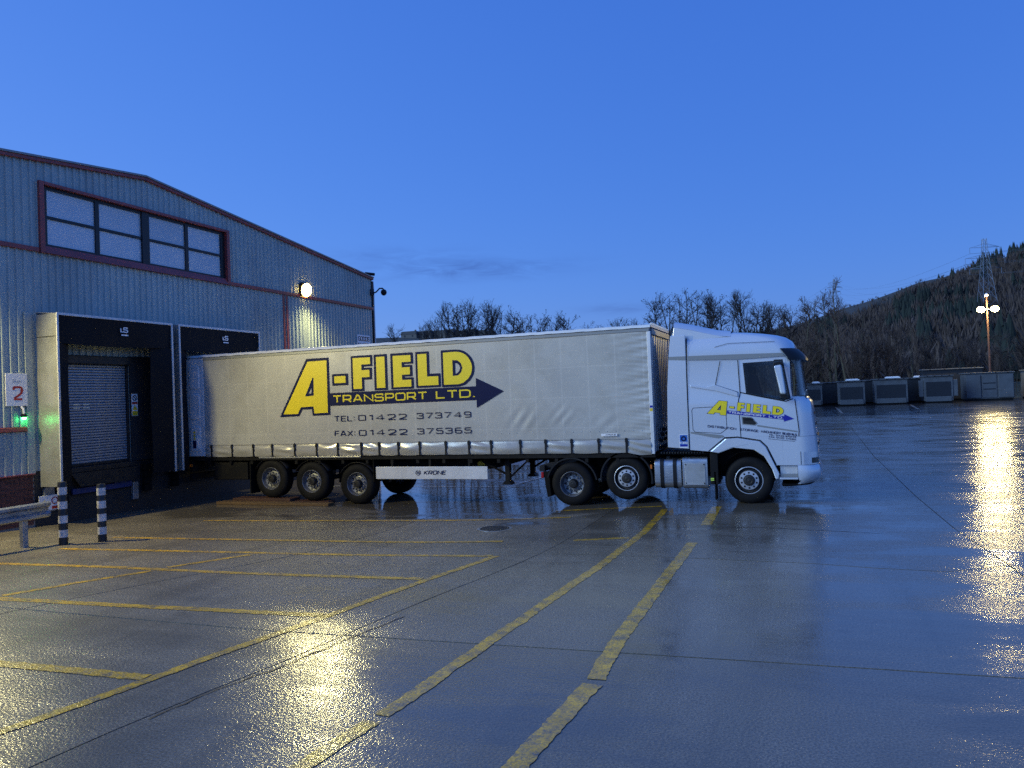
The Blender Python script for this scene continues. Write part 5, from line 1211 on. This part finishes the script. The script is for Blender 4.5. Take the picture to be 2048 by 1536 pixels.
cabs = [(0.2, 100.3, 2.9, 2.80, 2.6, 'panel', 'grey cabinet standing closest to the parked truck, far across the yard'),
        (4.8, 98.8, 2.9, 2.95, 2.6, 'panel', 'second grey cabinet in the far row, beside the first white bay line'),
        (9.1, 100.0, 3.5, 3.05, 2.8, 'panel', 'wide grey cabinet with a dark front in the middle of the far row'),
        (14.2, 101.5, 3.0, 3.2, 2.8, 'wing', 'grey cabinet with two pale side wings in the far row'),
        (20.0, 105.0, 5.0, 3.35, 3.0, 'ribbed', 'broad pale grey cabinet with three doors near the lamp post'),
        (26.2, 108.0, 3.4, 3.5, 3.0, 'panel', 'lone grey cabinet standing past the lamp post')]
for c in cabs: cabinet(*c)
cabinet(2.6, 104.6, 2.4, 2.9, 2.2, 'plain', 'dark cabinet set back behind the first two cabinets')
cabinet(7.0, 105.0, 3.2, 3.0, 2.2, 'plain', 'dark cabinet set back between the second and third cabinets')
cabinet(12.0, 105.0, 3.0, 3.05, 2.4, 'plain', 'dark cabinet set back behind the winged cabinet')
cabinet(17.0, 110.0, 6.6, 4.05, 2.4, 'plain', 'tall grey container rising behind the far cabinet row')
for (u, v, z, w, lab) in ((1.0, 100.6, 2.76, .9, 'white sheet folded on top of the cabinet nearest the truck'), (5.0, 99.6, 2.91, 1.5, 'flat white crate lid on the second cabinet of the far row'), (9.4, 100.6, 3.01, 1.6, 'flat white crate lid on the middle cabinet of the far row'), (12.6, 105.6, 3.01, .8, 'small white pack on the cabinet behind the winged one')):
    o = MB().box(u - w / 2, u + w / 2, v, v + .9, z, z + .14).box(u - w / 2 + .1, u + w / 2 - .15, v + .1, v + .7, z + .141, z + .2).build('white_pack', G['sign_white'], None, o=(u, v, z), bevel=.02); tag(o, lab, 'pack', 'white packs left on the cabinets')

# lamp post with a pair of floodlights
lp = thing('lamp_post', 'tall lamp post with two lit yellow floodlights behind the cabinets', 'lamp post', (20.0, 104.2 + 4, GZF))
LPV = 108.2; kx = LPV / 103.8
MB().tube([(20.75, LPV, GZF), (20.75, LPV, 6), (20.75, LPV, 12.5)], [.14, .11, .08], 10).build('pole', G['wood_dark'], lp, smooth=50)
MB().tube([(20.05, LPV, 10.95), (21.5, LPV, 10.95)], .05, 8).build('cross_arm', G['galv'], lp, smooth=50)
MB().lathe([(.16, 0), (.2, .08), (.17, .3), (.05, .42)], (20.75, LPV, 12.5), 2, 12).build('camera_head', G['sign_white'], lp, smooth=50)
for u in (20.05, 21.5):
    h_ = MB().prism([(LPV - .34, 10.58), (LPV + .05, 10.8), (LPV + .05, 11.28), (LPV - .2, 11.26)], 0, u - .36, u + .36).build('lamp_head', G['steel_dark'], lp, bevel=.02)
    MB().add([(u + .42 * math.cos(t), LPV - .29 + .06 * math.sin(t) - .075, 10.92 + .36 * math.sin(t)) for t in np.linspace(0, 2 * math.pi, 25)[:-1]], [tuple(range(24))]).build('lens', G['lamp_lens'], h_)
    plight(lp, (u, LPV - .75, 10.9), 2600, (1, .78, .32), .4)

# ------------------------------------------------------------------ trees
def bare_tree(seed, h, style):
    r_ = random.Random(seed); trunk = MB(); crown = MB()
    def seg(mb, pts, rad, n): mb.tube(pts, rad, n, cap=False)
    def path(p, d, L, n, wob, lift):
        pts = [p]; d = d.normalized()
        for i in range(n):
            d = (d + Vector((r_.gauss(0, wob), r_.gauss(0, wob), r_.gauss(0, wob * .6) + lift))).normalized(); pts.append(pts[-1] + d * (L / n))
        return pts
    stems = 1 if style != 'multi' else 3
    for s in range(stems):
        lean = Vector((r_.gauss(0, .05 if stems == 1 else .25), r_.gauss(0, .05 if stems == 1 else .25), 1))
        hh = h * (1 if s == 0 else r_.uniform(.7, .95)); tp = path(Vector((r_.uniform(-.2, .2) * (stems > 1), 0, -.2)), lean, hh, 12, .05, .03)
        r0 = h * .0125
        seg(trunk, tp, [r0 * (1 - .93 * i / 12) + .012 for i in range(13)], 7)
        nb = 32 if style == 'alder' else 24
        for k in range(nb):
            t = r_.uniform(.22 if style == 'alder' else .3, .985); i = min(11, int(t * 12)); p = tp[i].lerp(tp[i + 1], t * 12 - i); az = r_.uniform(0, 6.283)
            el = r_.uniform(.35, .95) if style == 'alder' else r_.uniform(.5, 1.1)
            L = hh * (.19 if style == 'alder' else .32) * (1 - .72 * t) * r_.uniform(.6, 1.2) + .35
            b1 = path(p, Vector((math.cos(az) * math.cos(el), math.sin(az) * math.cos(el), math.sin(el))), L, 5, .10, .06)
            rb = r0 * (1 - .85 * t) * .42 + .008
            seg(crown, b1, [rb * (1 - .8 * j / 5) + .005 for j in range(6)], 4)
            for q in range(7):
                tt = r_.uniform(.2, 1); j = min(4, int(tt * 5)); pp = b1[j].lerp(b1[j + 1], tt * 5 - j)
                dd = (b1[j + 1] - b1[j]).normalized() + Vector((r_.gauss(0, .6), r_.gauss(0, .6), r_.gauss(.15, .4)))
                L2 = L * r_.uniform(.2, .5) + .15
                b2 = path(pp, dd, L2, 3, .16, .05); seg(crown, b2, [.015, .012, .010, .007], 3)
                for w in range(4):
                    jj = r_.randrange(0, 3); ww = b2[jj].lerp(b2[jj + 1], r_.random()); d3 = (b2[jj + 1] - b2[jj]).normalized() + Vector((r_.gauss(0, .7), r_.gauss(0, .7), r_.gauss(.1, .5)))
                    e = ww + d3.normalized() * r_.uniform(.15, .5); o = Vector((r_.gauss(0, 1), r_.gauss(0, 1), r_.gauss(0, 1))).normalized() * .011
                    crown.add([ww - o, ww + o, e], [(0, 1, 2)])
                    if style == 'alder' and r_.random() < .22:
                        c = e; s_ = r_.uniform(.03, .06); crown.add([c + Vector((s_, 0, -s_)), c + Vector((-s_, s_, 0)), c + Vector((0, -s_, s_)), c + Vector((0, s_, s_))], [(0, 1, 2), (0, 2, 3), (0, 3, 1), (1, 3, 2)])
    return trunk.mesh('trunk'), crown.mesh('crown'), h
TREES = {}
for i, (st, h) in enumerate((('alder', 12), ('alder', 11), ('alder', 13), ('open', 12), ('open', 10), ('multi', 9), ('multi', 8))): TREES[i] = bare_tree(100 + i, h, st)
def place_tree(k, u, v, h, label, group, bark, twig, z=0., name='bare_tree'):
    t = thing(name, label, 'tree', (u, v, z), group); a = rnd.uniform(0, 6.28); s = h / TREES[k][2]
    t.rotation_euler = (0, 0, a); t.scale = (s * rnd.uniform(.9, 1.15), s * rnd.uniform(.9, 1.15), s)
    for nm, me, mt in (('trunk', TREES[k][0], bark), ('crown', TREES[k][1], twig)):
        o = bpy.data.objects.new(nm, me); COL.objects.link(o); o.parent = t
        if not me.materials: me.materials.append(mt)
        o.material_slots[0].link = 'OBJECT'; o.material_slots[0].material = mt
    return t
def world_at(px, py, D):
    a = px - 1024; b = 768 - py; X = a * math.cos(RO) + b * math.sin(RO); Y = -a * math.sin(RO) + b * math.cos(RO)
    return Vector((0, 0, CH)) + (rt * (X / FPX) + up * (Y / FPX) + fw) * D
# (photo column, top row, distance, kind): alder screen beyond the trailer, then the copse by the hill
row = [(795, 648, 96, 4)]
rr_ = random.Random(21)
for (x0, x1, y0, y1, n) in ((838, 905, 628, 602, 7), (910, 1015, 594, 600, 10), (1018, 1125, 622, 608, 9), (1168, 1195, 628, 634, 3), (1205, 1295, 620, 620, 8), (1312, 1372, 578, 576, 5), (1378, 1432, 580, 588, 5), (1436, 1505, 598, 590, 6), (1508, 1570, 598, 614, 5)):
    for q in range(n):
        t_ = (q + rr_.uniform(.2, .8)) / n; row.append((x0 + (x1 - x0) * t_, y0 + (y1 - y0) * t_ + rr_.choice((0, 3, 8, 14)), rr_.uniform(80, 98), rr_.choice((0, 1, 2, 0, 1, 2, 3, 4))))
for (px, py, D, k) in row:
    p = world_at(px, py, D)
    place_tree(k, p.x, p.y, p.z - (.7 if px < 1300 else .1), 'bare alder in the tree screen showing above the trailer' if px < 1300 else 'bare alder in the tree screen showing above the cab', 'alders above the trailer' if px < 1300 else 'alders above the cab', G['bark'], G['twig'], GZF)
cop = [(1580, 618, 122, 4), (1602, 600, 122, 1), (1622, 588, 125, 0), (1640, 596, 122, 3), (1655, 585, 126, 1), (1668, 600, 120, 4), (1712, 618, 124, 3), (1735, 640, 120, 5), (1750, 628, 128, 4), (1772, 650, 120, 5), (1800, 655, 124, 6), (1822, 648, 132, 3), (1850, 660, 124, 5), (1880, 668, 122, 6), (1905, 655, 132, 3), (1930, 676, 122, 5), (1960, 668, 128, 6), (1995, 660, 126, 5), (2020, 668, 130, 3), (2045, 650, 126, 5), (2080, 650, 126, 6), (2120, 640, 128, 3), (1592, 665, 120, 6), (1628, 672, 120, 5), (1700, 676, 119, 6)]
for (px, py, D, k) in cop:
    p = world_at(px, py, D)
    place_tree(k, p.x, p.y, max(3, p.z - .2), 'bare brown tree in the thicket below the dark hill', 'trees in the thicket below the hill', G['bark_pale'] if k in (3, 4, 1) else G['bark'], G['twig_red'], GZF)
p = world_at(1686, 566, 114)
place_tree(3, p.x, p.y, p.z + .3, 'pale mossy trunked tree, tallest in the thicket beside the pylon', None, G['bark_pale'], G['twig_red'], GZF, 'mossy_tree')
# tangled scrub behind the cabinets
sc = MB(); r2 = random.Random(5)
for k in range(5200):
    u = r2.uniform(-22, 78); v = r2.uniform(113.5, 140) ; hgt = r2.uniform(.8, 3.6) * (1.25 if v > 120 else .8)
    d = Vector((r2.gauss(0, .35), r2.gauss(0, .35), 1)).normalized(); b = Vector((u, v, GZF - .1)); e = b + d * hgt; s = Vector((r2.gauss(0, 1), r2.gauss(0, 1), 0)).normalized() * r2.uniform(.015, .04)
    mid = b.lerp(e, .55) + Vector((r2.gauss(0, .15), r2.gauss(0, .15), 0)); sc.add([b - s, b + s, mid + s * .8, mid - s * .8, e], [(0, 1, 2, 3), (3, 2, 4)])
    for q in range(3):
        m0 = b.lerp(e, r2.uniform(.3, .9)); e2 = m0 + Vector((r2.gauss(0, .5), r2.gauss(0, .5), r2.uniform(.1, .8))); sc.add([m0 - s * .6, m0 + s * .6, e2], [(0, 1, 2)])
tag(sc.build('scrub', G['scrub']), 'tangled brown winter scrub on the bank behind the cabinets', None, kind='stuff')
bk = MB(); bk.grid(60, 8, lambda a, b: (-30 + 130 * a, 112.8 + 40 * b, GZF + .02 + 1.6 * sstep(0, 1, b) + .25 * math.sin(a * 37 + b * 9) * b))
tag(bk.build('grass_bank', G['grass'], smooth=60), 'rough grass bank rising behind the far cabinets', None, kind='structure')

# ------------------------------------------------------------------ hill, woods, houses, pylons
from mathutils import noise as mn
CREST = [(-600, .02), (-200, .055), (300, .080), (700, .0795), (900, .079), (1100, .072), (1300, .066), (1500, .060), (1560, .0655)]
def crest_el(px):   # elevation tangent of the skyline against photo column
    tab = [(-3000, .03), (-1500, .05), (-200, .066), (500, .076), (740, .083), (900, .082), (1000, .080), (1150, .066), (1350, .058), (1500, .062), (1560, .0745), (1620, .084), (1700, .1005), (1745, .107), (1800, .118), (1850, .129), (1900, .134), (1960, .145), (2048, .160), (2300, .21), (2700, .235), (3400, .22), (5000, .15)]
    return float(np.interp(px, [t[0] for t in tab], [t[1] for t in tab]))
NA, NR = 220, 34
def az_px(a): return 1024 + FPX * math.tan(a)
def hill_h(a, t):
    """a = bearing from the view axis, t = 0 (foot) .. 1 (crest) .. beyond"""
    px = az_px(max(-1.25, min(1.25, a))); D = 150 + 440 * t; hc = crest_el(px) * 590
    prof = t ** 1.15 if t < 1 else 1 - (t - 1) * .25
    n = mn.noise(Vector((a * 9, t * 5, 3))) * 5 * min(1, t * 3) * (1 if t < .93 else .25) * min(1, hc / 60)
    return hc * prof + n + (CH - .5) * min(t, 1)
def hill_p(a, t):
    D = 150 + 440 * t; d = Vector((fw.x, fw.y)).normalized(); r_ = Vector((rt.x, rt.y)); q = d * math.cos(a) + r_ * math.sin(a)
    return Vector((q.x * D / math.cos(min(abs(a), 1.1)), q.y * D / math.cos(min(abs(a), 1.1)), hill_h(a, t)))
hb = MB(); hb.grid(NA, NR, lambda x, y: hill_p(-1.25 + 2.5 * x, y * 1.3))
tag(hb.build('hillside', G['hill'], smooth=70), 'dark moorland hillside rising behind the yard', None, kind='structure')
wd = MB(); cf = MB(); r3 = random.Random(11)
def conifer(mb, p, h, w):
    n = 6
    for k, (z0, z1, ww) in enumerate(((.08, .55, 1.), (.32, .8, .72), (.58, 1.0, .45))):
        ring = [p + Vector((math.cos(6.283 * j / n + k) * w * ww * r3.uniform(.75, 1.2), math.sin(6.283 * j / n + k) * w * ww * r3.uniform(.75, 1.2), h * z0 * r3.uniform(.9, 1.1))) for j in range(n)]
        b = ring + [p + Vector((0, 0, h * z1))]; mb.add(b, [(j, (j + 1) % n, n) for j in range(n)])
def broad(mb, p, h):
    for j in range(15):
        az = r3.uniform(0, 6.283); sp = r3.uniform(.05, .5); s = Vector((-math.sin(az), math.cos(az), 0)) * r3.uniform(.10, .28) * h / 8
        m0 = p + Vector((0, 0, h * r3.uniform(0, .35))); e = p + Vector((math.cos(az) * sp * h, math.sin(az) * sp * h, h * r3.uniform(.6, 1.05))); md = m0.lerp(e, .55)
        mb.add([m0, md + s * 1.6, e, md - s * 1.6], [(0, 1, 2, 3)])
for k in range(7500):
    a = r3.uniform(.26, .86); t = r3.random() ** .8; px = az_px(a)
    dn = mn.noise(Vector((a * 22, t * 8, 1))); hi = sstep(1740, 2000, px)
    if t > .62 + .38 * hi + .12 * dn: continue
    p = hill_p(a, min(t, 1.0)); p.z -= .3
    if dn + .35 * mn.noise(Vector((a * 60, t * 20, 5))) > .34 - .20 * hi: conifer(cf, p, r3.uniform(7, 13), r3.uniform(1.6, 2.8))
    else: broad(wd, p, r3.uniform(5, 10))
for k in range(170):   # lone trees along the skyline
    a = r3.uniform(.28, .75); p = hill_p(a, r3.uniform(.93, 1.0)); p.z -= .3
    (conifer(cf, p, r3.uniform(3, 7), r3.uniform(1, 2)) if az_px(a) > 1860 and r3.random() < .7 else broad(wd, p, r3.uniform(1.5, 3.5)))
for k in range(60):
    a = r3.uniform(.05, .34); p = hill_p(a, r3.uniform(.8, 1.0)); p.z -= .3; broad(wd, p, r3.uniform(3, 8))
tag(wd.build('bare_woodland', G['twig_red']), 'far brown leafless woodland covering the dark hillside', None, kind='stuff')
tag(cf.build('conifer_woodland', G['conifer']), 'far dark conifer woodland on the upper hillside', None, kind='stuff')
def house(px, w, h, lab, D_t=.98, hw=1):
    a = math.atan((px - 1024) / FPX); p = hill_p(a, D_t); p.z -= 1.0
    t = thing('distant_house', lab, 'house', tuple(p), 'distant houses on the ridge'); x, y, z = p
    wl = cbox('wall', G['house_wall'], t, (x - w / 2, x + w / 2, y - 4, y + 4, z, z + h))
    ro_ = MB().prism([(x - w / 2 - .3, z + h), (x + w / 2 + .3, z + h), (x + w / 2 - .6, z + h + 2.4), (x - w / 2 + .6, z + h + 2.4)], 1, y - 4.2, y + 4.2).build('roof', G['house_roof'], t)
    cbox('chimney', G['house_wall'], ro_, (x + w / 4, x + w / 4 + 1, y - .5, y + .5, z + h + 1.8, z + h + 3.6))
    for q in (-.25, .25): cbox('window', G['glass'], t, (x + w * q - .6, x + w * q + .6, y - 4.05, y - 4.001, z + 1.4, z + 2.6))
for i, (px, w, h) in enumerate(((826, 13, 3.2), (846, 8, 2.6), (860, 9, 3.4), (884, 14, 3.6), (905, 8, 4.2), (925, 13, 3.0), (948, 8, 4.0), (968, 9, 3.2), (984, 7, 2.4))): house(px, w, h, 'tiny dark house on the ridge seen above the trailer roof')
house(1772, 8, 5, 'small pale house half hidden by trees on the hill', .62)

def pylon(base, H, armw, th, label, yaw):
    t = thing('pylon', label, 'pylon', base); x, y, z = base; c, s = math.cos(yaw), math.sin(yaw)
    W = lambda a, b, h: (x + a * c - b * s, y + a * s + b * c, z + h)
    wd_ = lambda h: H * .085 * (1 - h / H) ** 1.3 + H * .018
    lv_ = [0, .16, .30, .42, .52, .61, .69, .77, .85, .92, 1.0]
    lg = MB()
    for sa in (-1, 1):
        for sb in (-1, 1): lg.tube([W(sa * wd_(q * H), sb * wd_(q * H), q * H) for q in lv_], th, 4)
    lg.build('legs', G['galv'], t); br = MB()
    for q0, q1 in zip(lv_, lv_[1:]):
        a0_, a1_ = wd_(q0 * H), wd_(q1 * H)
        for f in range(4):
            cs = [(-1, -1), (1, -1), (1, 1), (-1, 1)]; p, q = cs[f], cs[(f + 1) % 4]
            br.tube([W(p[0] * a0_, p[1] * a0_, q0 * H), W(q[0] * a1_, q[1] * a1_, q1 * H)], th * .6, 3); br.tube([W(q[0] * a0_, q[1] * a0_, q0 * H), W(p[0] * a1_, p[1] * a1_, q1 * H)], th * .6, 3)
    br.build('bracing', G['galv'], t); tips = []
    for q, f in ((.66, .8), (.78, 1.0), (.90, .75)):
        am = MB()
        for sa in (-1, 1):
            tip = W(sa * armw * f, 0, q * H)
            for sb in (-1, 1): am.tube([W(sa * wd_(q * H), sb * wd_(q * H), q * H), tip], th * .7, 3); am.tube([W(sa * wd_(q * H), sb * wd_(q * H), (q + .035) * H), tip], th * .6, 3)
            am.tube([tip, W(sa * armw * f, 0, q * H - 2.2)], th * .9, 4); tips.append(W(sa * armw * f, 0, q * H - 2.2))
        am.build('cross_arm', G['galv'], t)
    return t, tips
def at_el(px, py, D): p = world_at(px, py, D); return p
t1 = at_el(1968, 477, 290); py1, tips1 = pylon((t1.x, t1.y, t1.z - 33), 33, 7.0, .085, 'nearer steel lattice pylon standing on the wooded hill', .25)
t2 = at_el(1668, 558, 900); py2, tips2 = pylon((t2.x, t2.y, t2.z - 45), 45, 8.5, .26, 'smaller far lattice pylon behind the mossy tree', .25)
t3 = at_el(1537, 612, 1500); py3, tips3 = pylon((t3.x, t3.y, t3.z - 45), 45, 8.5, .34, 'faint farthest pylon behind the alder screen', .25)
def wires(A, B, sag, th, label):
    for k, (a, b) in enumerate(zip(A, B)):
        a, b = Vector(a), Vector(b); pts = [a.lerp(b, q / 14) - Vector((0, 0, sag * 4 * (q / 14) * (1 - q / 14))) for q in range(15)]
        o = MB().tube(pts, th, 3).build('power_line', G['galv'], o=tuple(a)); tag(o, label, 'cable', 'cables: ' + label)
wires(tips1, tips2, 9, .035, 'power cable strung between the nearer and the smaller pylon')
off = Vector((160, -40, 6)); wires(tips1, [tuple(Vector(q) + off) for q in tips1], 3, .06, 'power cable running from the nearer pylon along the hill')
wires(tips2, tips3, 10, .07, 'power cable strung between the two farther pylons')
